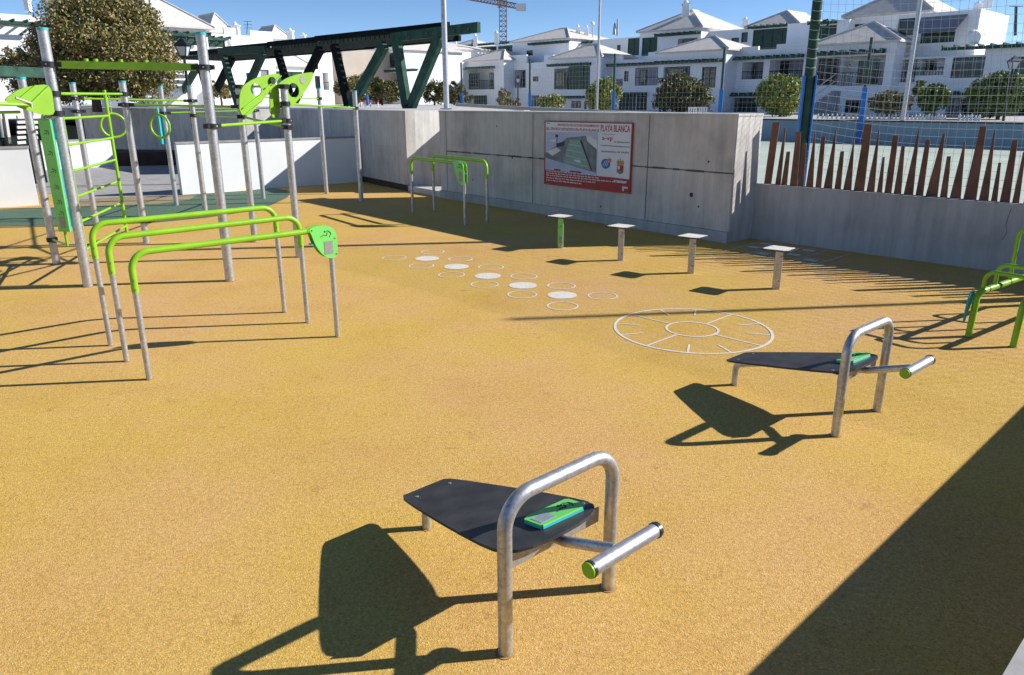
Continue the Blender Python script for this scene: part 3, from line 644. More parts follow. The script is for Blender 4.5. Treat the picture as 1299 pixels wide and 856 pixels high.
c = pl2.sz(388, 101); m = MB(); m.tube([pl2.at(c[0], c[1], .088), pl2.at(c[0], c[1], .066)], .065, 16); m.build('sticker', 'plaque_brown', lf)
c = pl2.sz(349, 102); m = MB(); m.tube([pl2.at(c[0], c[1], .1), pl2.at(c[0], c[1], .04)], .055, 14); m.build('knob', 'black_rubber', rig)
# green board on post five, rings
b5 = PB['P5']+Vector((-.1, -.08, 0)); m = MB(); m.cham(b5+Z*1.95, (.03, .15, .85), None, .005); m.build('text_board', 'mint', rig)
m = MB(); m.cham(b5+Z*1.95+Vector((.022, 0, 0)), (.012, .15, .85), None, .003); m.build('board_edge', 'turquoise', rig)
for (x, y, xt, yt, tilt) in ((144, 159, 139, 120, .5), (203, 160, 198, 125, -.35)):
    pl = Plane(PB['P3'], PB['P6']-PB['P3']); c = pl.on(x, y); tp = pl.on(xt, yt+1); R_ = .24; aa = Matrix.Rotation(tilt, 3, 'Z') @ Vector((1, .1, 0))
    m = MB(); m.tube([c+aa*R_*cos(2*pi*k/28)+Z*R_*sin(2*pi*k/28) for k in range(29)], .026, 10, cap=False); rg = m.build('ring', 'lime', rig)
    m = MB(); n_ = 11; top_ = Vector((c.x, c.y, tp.z)); bt = c+Z*(R_+.01)
    for k in range(n_):
        p0 = bt.lerp(top_, k/n_); p1 = bt.lerp(top_, (k+1)/n_); s_ = Vector((.012, 0, 0)) if k % 2 else Vector((0, .012, 0))
        m.tube([p0, (p0+p1)/2+s_, p1], .005, 5); m.tube([p0, (p0+p1)/2-s_, p1], .005, 5)
    m.build('chain', 'galvanised', rg)
seat(rig, PB['P1'])

# ============================================================ SIGN BOARD
plW = Plane(B0, B1-B0)
sg = thing('sign_board', 'rectangular project sign with aerial picture and red foot band on the concrete wall', 'sign')
s0, zt = plW.sz(694, 154); s1, _ = plW.sz(804, 157); zb = .71; zt = 2.075; SW, SH = s1-s0, zt-zb
OFF = .05
def SP(a, b, e=0): return plW.at(s0+a*SW, zb+b*SH, -(OFF+e))
def quad(mb, pts, e): mb.add([SP(a, b, e) for a, b in pts], [tuple(range(len(pts)))])
m = MB(); m.prism([[(0, 0), (1, 0), (1, 1), (0, 1)]], lambda a, b: SP(a, b, -.02), -plW.n, .02); m.build('sign_panel', 'sign_white', sg)
m = MB()
for (a0, a1, b0, b1) in ((-.006, 1.006, .995, 1.012), (-.006, 1.006, -.012, .003), (-.008, .003, 0, 1), (.997, 1.008, 0, 1)):
    m.prism([[(a0, b0), (a1, b0), (a1, b1), (a0, b1)]], lambda a, b: SP(a, b, -.022), -plW.n, .028)
m.build('sign_frame', 'sign_red', sg)
m = MB(); quad(m, [(.004, .004), (.996, .004), (.996, .20), (.004, .235)], .002); m.build('red_band', 'sign_red', sg)
m = MB(); quad(m, [(.004, .24), (.64, .215), (.64, .86), (.004, .84)], .0015); m.build('picture_sky', 'ink_sky', sg)
m = MB(); quad(m, [(.004, .42), (.63, .25), (.63, .66), (.50, .80), (.28, .76), (.14, .62), (.004, .50)], .0025); m.build('picture_ground', 'ink_grey', sg)
m = MB(); quad(m, [(.23, .36), (.57, .28), (.43, .73), (.31, .73)], .0035); m.build('picture_court', 'ink_court', sg)
m = MB(); quad(m, [(.02, .52), (.15, .60), (.20, .55), (.10, .46)], .0035); quad(m, [(.50, .82), (.635, .74), (.635, .60), (.52, .72)], .0035); quad(m, [(.06, .70), (.14, .73), (.13, .68)], .0035); m.build('picture_roof', 'ink_white', sg)
for nm, qs, ee in (('picture_hall', [(.14, .66), (.25, .70), (.24, .63), (.15, .60)], .0038), ('picture_scoreboard', [(.13, .80), (.165, .80), (.165, .76), (.158, .76), (.155, .68), (.145, .68), (.15, .76), (.13, .76)], .0035), ('picture_kerb', [(.57, .28), (.585, .28), (.455, .73), (.43, .73)], .004), ('picture_caption', [(.12, .255), (.2, .25), (.2, .23), (.12, .235)], .004), ('picture_caption', [(.32, .25), (.46, .245), (.46, .225), (.32, .23)], .004)):
    m = MB(); quad(m, qs, ee); m.build(nm, 'ink_dark', sg)
m = MB()
for i in range(4): quad(m, [(.26+i*.01, .39+i*.09), (.53-i*.03, .33+i*.10), (.53-i*.03, .335+i*.10), (.26+i*.01, .395+i*.09)], .0045)
quad(m, [(.37, .40), (.45, .385), (.44, .425), (.37, .43)], .0045); m.build('picture_court_lines', 'ink_white', sg)
rnd = random.Random(3); m = MB()
for j, (b, x1) in enumerate(((.205, .74), (.17, .66), (.135, .95), (.095, .62), (.055, .45))):
    x = .02
    while x < x1:
        wd = rnd.uniform(.012, .045); quad(m, [(x, b), (x+wd, b-.002), (x+wd, b+.013), (x, b+.015)], .0035); x += wd+.009
quad(m, [(.83, .155), (.97, .145), (.97, .165), (.83, .172)], .0035); quad(m, [(.925, .02), (.945, .02), (.945, .06), (.985, .06), (.985, .085), (.925, .09)], .0035)
m.build('small_print', 'ink_white', sg)
m = MB()
quad(m, [(.68, .835), (.83, .832), (.83, .838), (.68, .841)], .0035); quad(m, [(.68, .665), (.985, .66), (.985, .672), (.68, .677)], .0035); quad(m, [(.02, .965), (.06, .965), (.06, .975), (.02, .975)], .0035); m.build('fine_print', 'ink_grey', sg)
def text(s_, a, b, hgt, width, mat, e=.004):
    cu = bpy.data.curves.new('lettering', 'FONT'); cu.body = s_; cu.size = 1; cu.resolution_u = 2; cu.offset = .012
    ob = bpy.data.objects.new('tmp', cu); col.objects.link(ob); dg_ = bpy.context.evaluated_depsgraph_get(); me = bpy.data.meshes.new_from_object(ob.evaluated_get(dg_))
    bpy.data.objects.remove(ob)
    xs = [v.co.x for v in me.vertices]; ys = [v.co.y for v in me.vertices]; x0, x1, y0, y1 = min(xs), max(xs), min(ys), max(ys)
    vs = [SP(a+(v.co.x-x0)/(x1-x0)*width, b+(v.co.y-y0)/(y1-y0)*hgt, e) for v in me.vertices]
    mb = MB(); mb.add(vs, [tuple(p.vertices) for p in me.polygons]); bpy.data.meshes.remove(me); return mb.build('lettering', mat, sg, fix=False)
text('PROYECTO DE ACONDICIONAMIENTO', .16, .935, .036, .49, 'ink_red')
text('DE CENTRO DEPORTIVO EN PLAYA BLANCA', .012, .865, .045, .64, 'ink_red')
text('PLAYA BLANCA', .668, .875, .10, .315, 'ink_red')
text('a-vp', .685, .73, .065, .12, 'ink_red'); text('arquitectura', .82, .715, .03, .165, 'ink_dark')
text('Ayuntamiento de YAIZA', .68, .565, .033, .30, 'ink_dark')
m = MB(); m.cur = 0; pts = circle(.735, .40, .05, 24, .075); quad(m, pts, .0035); m.build('logo_disc', 'ink_blue', sg)
m = MB(); quad(m, circle(.775, .455, .024, 18, .035), .0045); m.build('logo_dot', 'ink_orange', sg)
m = MB()
for k in range(3): quad(m, [(.70+k*.022, .36), (.706+k*.022, .36), (.735+k*.018, .45), (.728+k*.018, .45)], .0045)
quad(m, [(.68, .29), (.80, .285), (.80, .295), (.68, .30)], .0035); m.build('logo_strokes', 'ink_white', sg)
m = MB(); quad(m, [(.855, .46), (.935, .455), (.93, .40), (.86, .405)], .0035); quad(m, [(.865, .48), (.875, .48), (.875, .455), (.865, .455)], .0035); quad(m, [(.89, .50), (.90, .50), (.90, .455), (.89, .455)], .0035); quad(m, [(.915, .48), (.925, .48), (.925, .455), (.915, .455)], .0035); m.build('crest_crown', 'ink_gold', sg)
m = MB(); quad(m, [(.86, .40), (.93, .395), (.93, .29), (.895, .26), (.86, .29)], .003); m.build('crest_shield', 'ink_red', sg)
m = MB(); quad(m, [(.865, .32), (.925, .315), (.925, .29), (.895, .268), (.865, .29)], .004); m.build('crest_field', 'ink_green', sg)
m = MB(); quad(m, [(.868, .385), (.892, .385), (.892, .335), (.868, .335)], .004); m.build('crest_quarter', 'ink_white', sg)
seat(sg, plW.at(s0, zb, -OFF))

# ============================================================ STREET LEVEL BEHIND THE COURT
post_px = [(1095, 30.0, 48), (914, 35.5, 60), (778, 40.5, 68), (672, 45.5, 75), (586, 50.5, 79), (466, 57, 88)]
pw0 = atD(1095, 170, 30); pw0.z = 0
plC = Plane(pw0, U)
bw = thing('court_wall', 'low blue painted wall along the far side of the green court', 'wall')
m = MB(); m.prism([[(-60, .9), (16, .9), (16, 1.72), (-60, 1.72)]], lambda a, b: plC.at(a, b, .15), plC.n, .3); m.build('wall_body', 'court_blue', bw)
m = MB(); m.prism([[(-60, 0), (16, 0), (16, .05), (-60, .05)]], lambda a, b: plC.at(a, 1.72+b, .13), plC.n, .34); m.build('coping', 'brown_dark', bw)
seat(bw, plC.at(0, .9))
s_a = plC.at(-90, 0, .45); s_b = plC.at(60, 0, .45)
sheet('street', [s_a, s_b, s_b+V*300, s_a+V*300], 1.72, 'street_tile', thick=1.7)
# court fence posts and far net
for i, (x, D, yt) in enumerate(post_px):
    p = plC.at(plC.sz(x, 130)[0], .9); p.z = .9; zt_ = plC.sz(x, yt)[1]
    lab = ['green court post with a blue pad, nearest of the far row by the parasol tree', 'green court post with blue foot beside the round dark bush', 'green court post with blue foot right of the lime tree', 'green court post with blue foot between the first two pavilion houses', 'thin court post with blue foot just right of the tall grey pole', 'thin court post with blue foot seen through the green timber frames'][i]
    t = thing('court_post', lab, 'post', 'far row of court posts')
    m = MB(); m.tube([p, Vector((p.x, p.y, zt_))], .055, 10); m.build('post', 'dark_green', t)
    m = MB(); m.cham(p+Z*1.05, (.16, .16, 2.1), None, .02); m.build('pad', 'blue_pad', t)
    seat(t, p)
m = MB(); n0 = plC.sz(586, 130)[0]; n1 = 13.0; k = int((n1-n0)/.22)
for i in range(k+1):
    a = n0+(n1-n0)*i/k; m.tube([plC.at(a, 1.8), plC.at(a, 4.6)], .0035, 3, False, False)
for i in range(14):
    z_ = 1.8+2.8*i/13; m.tube([plC.at(n0, z_), plC.at(n1, z_)], .0035, 3, False, False)
o = m.build('far_ball_net', 'net_cord'); tag(o, 'fine pale ball net strung along the far row of court posts', 'net')
# near corner post with blue strips and the big net
np_ = G(1011, 238, .9); t = thing('net_post', 'thick dark green net post with blue strips behind the slat fence', 'post')
zt_ = 7.0; m = MB(); m.tube([np_, np_+Z*6], .088, 18); m.build('post', 'timber_green', t)
for s_ in (-1, 1):
    m = MB(); m.cham(np_+Vector((s_*.105, -.03, 1.02)), (.035, .12, 2.05), None, .008); m.build('blue_strip', 'blue_pad', t)
m = MB()
for k in range(24): zz = 2.2+k*.16; m.tube([np_+Z*zz+Vector((.092*cos(a_), .092*sin(a_), .03*sin(a_*1))) for a_ in [2*pi*j/12 for j in range(13)]], .006, 4, False)
m.build('lacing', 'net_cord', t); 
m = MB(); m.tube([np_+Z*2.95+Vector((.1, -.02, 0)), np_+Z*2.98+Vector((.2, -.05, .02)), np_+Z*2.93+Vector((.24, -.05, 0)), np_+Z*2.88+Vector((.18, -.05, 0))], .015, 8); m.build('hook', 'black_rubber', t)
seat(t, np_)
plN = Plane(np_, RD); m = MB(); LN = 12.; rows = 36; cols_ = int(LN/.135)
def netp(a, z): 
    f = a/LN; sag = .28*sin(min(1, f*1.4)*pi); zz = 1.35+.25*f*0+(z)*4.6; return plN.at(a+.18*sin(z*3.1+a*.4)*(1-z), zz - sag*(1-z*.5)-.06*sin(a*1.3)*(1-z), .12*sin(a*.8+z*2)*z*(1-z)*4)
for i in range(cols_+1): m.tube([netp(i*LN/cols_, k/12) for k in range(13)], .0032, 3, False, False)
for j in range(rows+1): m.tube([netp(k*LN/30, j/rows) for k in range(31)], .0032, 3, False, False)
o = m.build('ball_net', 'net_cord'); tag(o, 'wide meshed pale ball net hanging from the thick post over the slat fence', 'net')
# tall poles
def pole(x, y, D, r, h, label, mat='galvanised', top=None):
    p = atD(x, y, D); t = thing('light_pole', label, 'lamp post'); m = MB(); m.tube([p-Z*.3, p+Z*h], r, 14, rend=r*.8); m.build('pole', mat, t)
    m = MB(); m.cham(p+Z*.02, (r*4, r*4, .04), None, .005); m.build('base_plate', mat, t)
    if top: top(p+Z*h, t)
    return seat(t, p)
g_ = G(566.5, 138.5, 2.27); pole(566.5, 138.5, g_.y, .095, 8, 'thick galvanised pole rising from the end of the concrete wall')
pole(757, 139, 46, .075, 12, 'slim grey street light pole in front of the lime tree'); pole(1143, 165, 31.5, .09, 10, 'slim leaning grey light pole seen through the net')
pole(198, 60, 40, .07, 4, 'grey pole rising out of the big tree at top left')
def lantern(x, ytop, ybot, D, label, scale=1., wall=False):
    pt = atD(x, ytop, D); pb_ = atD(x, ybot, D); t = thing('street_lantern', label, 'street lamp'); hh = (pt.z-pb_.z); k = hh*.42
    m = MB(); c = pb_+Z*(hh*.35)
    b0 = [c+Vector((a*k*.26, b*k*.26, 0)) for a, b in ((-1, -1), (1, -1), (1, 1), (-1, 1))]; b1 = [c+Vector((a*k*.5, b*k*.5, hh*.36)) for a, b in ((-1, -1), (1, -1), (1, 1), (-1, 1))]
    for a, b in zip(b0, b1): m.tube([a, b], k*.05, 4, True, False)
    for q_ in (b0, b1):
        for i in range(4): m.tube([q_[i], q_[(i+1) % 4]], k*.045, 4, True, False)
    m.tube([c-Z*k*.3, c], k*.12, 8); m.build('frame', 'black_rubber', t)
    m = MB(); ap = c+Z*(hh*.65); e = [c+Vector((a*k*.62, b*k*.62, hh*.36)) for a, b in ((-1, -1), (1, -1), (1, 1), (-1, 1))]; m.add(e+[ap], [(0, 1, 4), (1, 2, 4), (2, 3, 4), (3, 0, 4), (3, 2, 1, 0)]); m.build('hood', 'black_rubber', t)
    m = MB(); m.add([v_*1 for v_ in [c+(v_-c)*.9 for v_ in b0+b1]], [(0, 1, 5, 4), (1, 2, 6, 5), (2, 3, 7, 6), (3, 0, 4, 7)]); m.build('lamp_glass', 'lamp_glass', t)
    m = MB(); m.tube([Vector((pb_.x, pb_.y, 1.7)), c-Z*k*.2], .045, 8); m.build('pole', 'black_rubber', t); return seat(t, (pb_.x, pb_.y, 1.7))
lantern(1283, 70, 97, 30, 'black street lantern above the big round tree at right'); lantern(235, 47, 84, 24, 'black lantern behind the tall posts at left')
lantern(657, 95, 110, 56, 'small street lantern between the pavilion houses')

# ============================================================ HOUSES
def facade(root, pl, s0, s1, z0, z1, holes, T, mat, parent=None):
    hs = []
    for h in holes:
        a, zt2 = pl.sz(h[1], h[2]); b, zb2 = pl.sz(h[3], h[4]); 
        if b < a: a, b = b, a
        a = max(a, s0+.05); b = min(b, s1-.05); zb2 = max(zb2, z0+.02); zt2 = min(zt2, z1-.1)
        if b-a < .15 or zt2-zb2 < .15: continue
        hs.append((h[0], a, b, zb2, zt2, h[5] if len(h) > 5 else None))
    ss = sorted({s0, s1, *[q for h in hs for q in (h[1], h[2])]}); zs = sorted({z0, z1, *[q for h in hs for q in (h[3], h[4])]})
    m = MB(); inh = lambda s, z: any(h[1] < s < h[2] and h[3] < z < h[4] for h in hs)
    for i in range(len(ss)-1):
        for j in range(len(zs)-1):
            if not inh((ss[i]+ss[i+1])/2, (zs[j]+zs[j+1])/2): m.add([pl.at(ss[i], zs[j]), pl.at(ss[i+1], zs[j]), pl.at(ss[i+1], zs[j+1]), pl.at(ss[i], zs[j+1])], [(0, 1, 2, 3)])
    q = lambda a, z, o: pl.at(a, z, o)
    m.add([q(s0, z0, 0), q(s0, z1, 0), q(s0, z1, T), q(s0, z0, T)], [(0, 1, 2, 3)]); m.add([q(s1, z0, 0), q(s1, z1, 0), q(s1, z1, T), q(s1, z0, T)], [(3, 2, 1, 0)])
    m.add([q(s0, z1, 0), q(s1, z1, 0), q(s1, z1, T), q(s0, z1, T)], [(0, 1, 2, 3)]); m.add([q(s0, z0, T), q(s1, z0, T), q(s1, z1, T), q(s0, z1, T)], [(3, 2, 1, 0)])
    for h in hs:
        kind, a, b, c, d, opt = h; dep = {'w': .16, 'd': .12, 'g': .08, 'v': 1.5, 'u': 1.6}[kind]
        for A, B in (((a, c), (b, c)), ((b, c), (b, d)), ((b, d), (a, d)), ((a, d), (a, c))):
            m.add([q(A[0], A[1], 0), q(B[0], B[1], 0), q(B[0], B[1], dep), q(A[0], A[1], dep)], [(0, 1, 2, 3)])
        m.add([q(a, c, dep), q(b, c, dep), q(b, d, dep), q(a, d, dep)], [(0, 1, 2, 3)])
    w_ = m.build('wall', mat, root, fix=False)
    R = Matrix((pl.d, pl.n, Vector((0, 0, 1)))).transposed()
    for kind, a, b, c, d, opt in hs:
        cx_, cz_ = (a+b)/2, (c+d)/2; W_, H_ = b-a, d-c
        if kind in 'wd':
            fm = 'dark_green'; m = MB(); t_ = .07; o = .06
            for (x, z, sx, szz) in ((a+t_/2, cz_, t_, H_), (b-t_/2, cz_, t_, H_), (cx_, d-t_/2, W_-2*t_, t_), (cx_, c+t_/2, W_-2*t_, t_)): m.box(q(x, z, o), (sx-.004, .07, szz-.004), R)
            k = max(1, round(W_/.8))
            for i in range(1, k): m.box(q(a+W_*i/k, cz_, o), (.06, .05, H_-2*t_), R)
            if H_ > 1.3: m.box(q(cx_, c+H_*.45, o+.003), (W_-2*t_, .04, .06), R)
            f = m.build('window' if kind == 'w' else 'door', fm, root)
            for i in range(k):
                m = MB(); m.box(q(a+W_*(i+.5)/k, cz_, o+.03), (W_/k-.075, .015, H_-2*t_), R); m.build('pane', 'glass_dark', f)
        elif kind == 'g':
            m = MB(); m.box(q(cx_, cz_, .05), (W_-.01, .03, H_-.01), R); f = m.build('shutter', 'dark_green', root)
            k = max(2, round(W_/.9)); m = MB()
            for i in range(k+1): m.box(q(min(b-.04, max(a+.04, a+W_*i/k)), cz_, .01), (.07, .05, H_-.02), R)
            for i in range(int(H_/.18)): m.box(q(cx_, c+.09+i*.18, .026), (W_-.03, .02, .06), R)
            m.build('louvre', 'timber_green', f)
        else:
            for (x0, y0, x1, y1, mt) in (opt or []):
                pi_ = Plane(pl.at(0, 0, dep-.06), pl.d); A, zt2 = pi_.sz(x0, y0); B, zb2 = pi_.sz(x1, y1); A = max(A, a+.03); B = min(B, b-.03); zt2 = min(zt2, d-.05); zb2 = max(zb2, c)
                if B-A < .2: continue
                m = MB(); m.box(pi_.at((A+B)/2, (zt2+zb2)/2), (B-A, .08, zt2-zb2), R); f = m.build('door', mt, root)
                m = MB(); m.box(pi_.at((A+B)/2, (zt2+zb2)/2+.1, -.05), ((B-A)*.7, .02, (zt2-zb2)*.7), R); m.build('pane', 'glass_dark', f)
            if kind == 'u':
                m = MB(); m.box(q(cx_, cz_, dep-.03), (W_-.03, .03, H_-.03), R); m.build('recess_shade_panel', 'grey_fabric_and_shade', root)  # grey sheet paints shade over the recess's white back wall
            hr = min(1.0, H_*.45); m = MB(); m.box(q(cx_, c+hr, .05), (W_-.02, .05, .05), R); k = int(W_/.16)
            for i in range(k): m.box(q(a+W_*(i+.5)/k, c+hr/2, .05), (.022, .022, hr), R)
            m.build('railing', 'timber_black_and_shaded', root)
    return w_
def hip(root, pl, s0, s1, T, ze, za, oh=.28, mat='roof_tile'):
    q = lambda a, z, o: pl.at(a, z, o); m = MB(); a, b, f, g_ = s0-oh, s1+oh, -oh, T+oh; W_ = b-a; D_ = g_-f
    if W_ >= D_: r0, r1 = (a+D_/2, (f+g_)/2), (b-D_/2, (f+g_)/2)
    else: r0, r1 = ((a+b)/2, f+W_/2), ((a+b)/2, g_-W_/2)
    e = [q(a, ze, f), q(b, ze, f), q(b, ze, g_), q(a, ze, g_)]; e2 = [v-Z*.10 for v in e]; R0 = q(r0[0], za, r0[1]); R1 = q(r1[0], za, r1[1])
    m.add(e+e2+[R0, R1], [(0, 1, 9, 8) if W_ >= D_ else (0, 1, 8), (1, 2, 9) if W_ >= D_ else (1, 2, 9, 8), (2, 3, 8, 9) if W_ >= D_ else (2, 3, 9), (3, 0, 8) if W_ >= D_ else (3, 0, 8, 9), (0, 4, 5, 1), (1, 5, 6, 2), (2, 6, 7, 3), (3, 7, 4, 0), (4, 7, 6, 5)])
    rf = m.build('roof', mat, root); m = MB()
    for A, B in ((e[0], R0), (e[1], R1 if W_ >= D_ else R0), (R0, R1)):
        if (A-B).length > .2: m.tube([A+Z*.03, B+Z*.03], .07, 6)
    m.build('ridge_tiles', mat, rf); return rf
def chimney(root, x, ybot, ytop, D, w_=.5):
    w_ *= .62
    b = atD(x, ybot, D); t_ = atD(x, ytop, D).z; h_ = t_-b.z; m = MB(); m.cham(b+Z*(h_*.28), (w_, w_, h_*.9), None, .02); m.box(b+Z*h_*.72, (w_*1.25, w_*1.25, h_*.06)); c = m.build('chimney', 'white_house', root)
    m = MB(); m.tube([b+Z*h_*.74, b+Z*h_*.80, b+Z*h_*.88, b+Z*h_*.94], w_*.45, 12, rend=w_*.12); m.tube([b+Z*h_*.93, b+Z*h_], w_*.07, 8); m.build('chimney_cap', 'white_house', c)
    m = MB(); m.box(b+Z*h_*.66, (w_*1.02, w_*.5, h_*.07)); m.build('chimney_vent', 'glass_dark', c)
def pergola(root, pl, x0, y0, x1, y1, out=.7):
    a, za_ = pl.sz(x0, y0); b, _ = pl.sz(x1, y1); R = Matrix((pl.d, pl.n, Vector((0, 0, 1)))).transposed(); m = MB()
    m.box(pl.at((a+b)/2, za_, -out), (b-a, .12, .16), R); m.box(pl.at((a+b)/2, za_+.02, -.06), (b-a, .1, .14), R)
    k = max(2, int((b-a)/.6))
    for i in range(k+1): m.box(pl.at(a+.05+(b-a-.1)*i/k, za_+.14, -out/2), (.07, out+.3, .1), R)
    return m.build('pergola_beam', 'timber_green', root)
BASE = 1.70
def block(root, x0, x1, D1, ytop, ybot, holes=(), T=4., mat='white_house', roof=None, perg=(), off=0., dr=None, oh=.28, parapet=None, rT=None):
    """block whose front runs along the site direction; right front corner seen at pixel x1 at depth D1"""
    dr = dr or U; c = atD(x1, ytop, D1) if not isinstance(D1, tuple) else Plane(D1[0].at(0, 0, D1[1]), dr).on(x1, ytop); zt2 = c.z; p = Vector((c.x, c.y, 0)); pl = Plane(p, dr); s0 = pl.sz(x0, ytop)[0]
    zb2 = BASE if ybot is None else pl.sz(x1, ybot)[1]
    facade(root, pl, s0, 0, zb2, zt2, holes, T, mat)
    if roof: hip(root, pl, s0, 0, rT or min(T, 12), zt2+.02, zt2+roof, oh)
    if parapet:
        R = Matrix((pl.d, pl.n, Vector((0, 0, 1)))).transposed()
        for (xa, xb, hh) in parapet:
            a = max(s0, pl.sz(xa, ytop)[0]); b = min(0, pl.sz(xb, ytop)[0]); m = MB(); m.box(pl.at((a+b)/2, zt2+hh/2, .12), (b-a-.01, .22, hh), R); m.build('parapet', mat, root)
    for q_ in perg: pergola(root, pl, *q_)
    return pl
GRP = 'white terraced houses beyond the court'
def house(label): return thing('house', label, 'house', GRP)
# --- house A
h = house('small white pavilion house just right of the tall grey pole, below the crane')
block(h, 560, 662, 100, 55, None, [('g', 569, 63, 586, 75), ('g', 598, 59, 630, 72), ('g', 632, 58, 657, 70)], 8, perg=[(568, 61, 660, 58)])
pv = block(h, 588, 639, 89, 75, None, [('v', 591, 89, 627, 113, [(595, 93, 608, 113, 'dark_green'), (621, 92, 627, 113, 'dark_green')]), ('g', 601, 121, 618, 134)], 1.7, rT=6, roof=1.25, perg=[(588, 88, 628, 88)])
block(h, 640, 702, (pv, 1.6), 78, None, [('u', 650, 89, 667, 111, [(655, 91, 665, 111, 'brown_dark')]), ('w', 676, 97, 683, 103), ('u', 672, 121, 684, 135)], 9, parapet=[(640, 668, .9), (690, 702, .7)])
chimney(h, 603, 56, 42, 102, .9); chimney(h, 577, 57, 46, 104, .8); chimney(h, 630, 53, 38, 102, 1.0); seat(h, (atD(639, 75, 89).x, 89, BASE))
# --- house B
h = house('white pavilion house with a large green louvred shutter behind the lime tree')
block(h, 650, 722, 88, 47.5, None, [('w', 668, 64, 676, 70)], 8, roof=1.45, perg=[(675, 57, 722, 56.5)])
block(h, 720, 754, 89, 50, None, [('w', 724, 58, 737, 63)], 8, perg=[(722, 56, 752, 55.5)])
block(h, 752, 815, 84, 46, None, [('g', 797, 48, 812, 70), ('w', 783, 57, 787, 65)], 8)
pv = block(h, 700, 763, 76, 71, None, [('v', 703, 87, 721, 113, [(704, 91, 718, 112, 'dark_green')]), ('g', 721.5, 84, 748, 113), ('w', 725, 128, 737, 137), ('d', 741, 128, 744, 140)], 1.6, rT=5.5, roof=1.35, perg=[(700, 84, 750, 84), (716, 124, 742, 124)])
block(h, 764, 840, (pv, 1.5), 74, None, [('w', 792, 90, 797, 103), ('u', 806, 86, 834, 108, [(812, 88, 820, 108, 'dark_green')]), ('u', 781, 100, 790, 109), ('g', 786, 121, 806, 141), ('g', 808, 121, 820, 141)], 9, perg=[(775, 84, 838, 84), (785, 120, 821, 120)], parapet=[(764, 790, .5), (822, 840, .6)])
chimney(h, 733, 47, 30, 92, .75); chimney(h, 744, 46, 31, 92, .75); seat(h, (atD(763, 71, 76).x, 76, BASE))
# --- house C
h = house('white pavilion house with pyramid roof behind the round dark bush, big chimney above')
block(h, 812, 890, 72, 34, None, [('u', 860, 49, 884, 61, [(866, 50, 880, 60, 'dark_green')]), ('g', 815, 48, 833, 70)], 8, roof=1.9, perg=[(836, 46, 889, 46)])
block(h, 893, 950, 70, 36, None, [('w', 928, 48, 937, 55), ('w', 941, 41, 949, 53)], 8)
block(h, 950, 1012, 66, 30, None, [('g', 956, 38, 1003, 62)], 8, roof=1.3, perg=[(954, 36, 1004, 36)])
pv = block(h, 838, 922, 57.5, 62, None, [('v', 842, 85, 874, 112, [(846, 86, 870, 110, 'dark_green')]), ('d', 891, 85, 907, 111)], 1.7, rT=5.5, roof=1.15, perg=[(838, 81, 918, 79)])
block(h, 900, 1035, (pv, 1.6), 59, None, [('u', 942, 79, 967, 100, [(946, 80, 958, 100, 'brown_dark')]), ('u', 977, 76, 1017, 101, [(980, 78, 1000, 100, 'dark_green')]), ('u', 925, 124, 960, 142)], 9, perg=[(930, 76, 1020, 75), (925, 121, 965, 121)], parapet=[(941, 962, .25), (985, 1035, .3)])
chimney(h, 869, 24, -3, 76, 1.0); chimney(h, 945, 33, 21, 72, .8); seat(h, (atD(922, 62, 57.5).x, 57.5, BASE))
# --- house D
h = house('white pavilion house seen through the ball net, with railing and green door')
block(h, 1000, 1078, 58, 24, None, [('g', 1036, 33, 1060, 48)], 8, perg=[(1030, 31, 1062, 31)])
block(h, 1075, 1180, 55, 13, None, [('w', 1078, 31, 1100, 38), ('v', 1112, 35, 1126, 40), ('w', 1140, 23, 1160, 44)], 8, roof=2.0)
pvD = block(h, 1036, 1138, 46.5, 51, None, [('u', 1037, 73, 1063, 108, [(1040, 75, 1060, 107, 'brown_dark')]), ('v', 1066, 72, 1119, 108, [(1090, 76, 1113, 107, 'dark_green')]), ('w', 1073, 127, 1090, 143)], 1.4, rT=5, roof=1.3, perg=[(1036, 70, 1124, 69)])
seat(h, (atD(1138, 51, 46.5).x, 46.5, BASE))
# outside stair beside house D
st = thing('outside_stair', 'grey outside stair climbing to the pavilion house behind the net', 'stairs'); pls_ = Plane(atD(1085, 130, 45.5).xy.to_3d(), U); m = MB()
a0_, z0_ = pls_.sz(1022, 143); a1_, z1_ = pls_.sz(1062, 115)
for i in range(11): m.box(pls_.at(a0_+(a1_-a0_)*(i+.5)/11, (BASE+max(BASE+.1, z0_+(z1_-z0_)*(i+1)/11))/2), ((a1_-a0_)/11, 1.0, max(.1, z0_+(z1_-z0_)*(i+1)/11-BASE)), Matrix((pls_.d, pls_.n, Z)).transposed())
m.build('steps', 'grey_fabric_and_shade', st)
m = MB()
for hh in (.9, .5): m.tube([pls_.at(a0_, z0_+hh, -.5), pls_.at(a1_, z1_+hh, -.5)], .03, 6)
m.build('handrail', 'galvanised', st); seat(st, pls_.at(a0_, BASE))
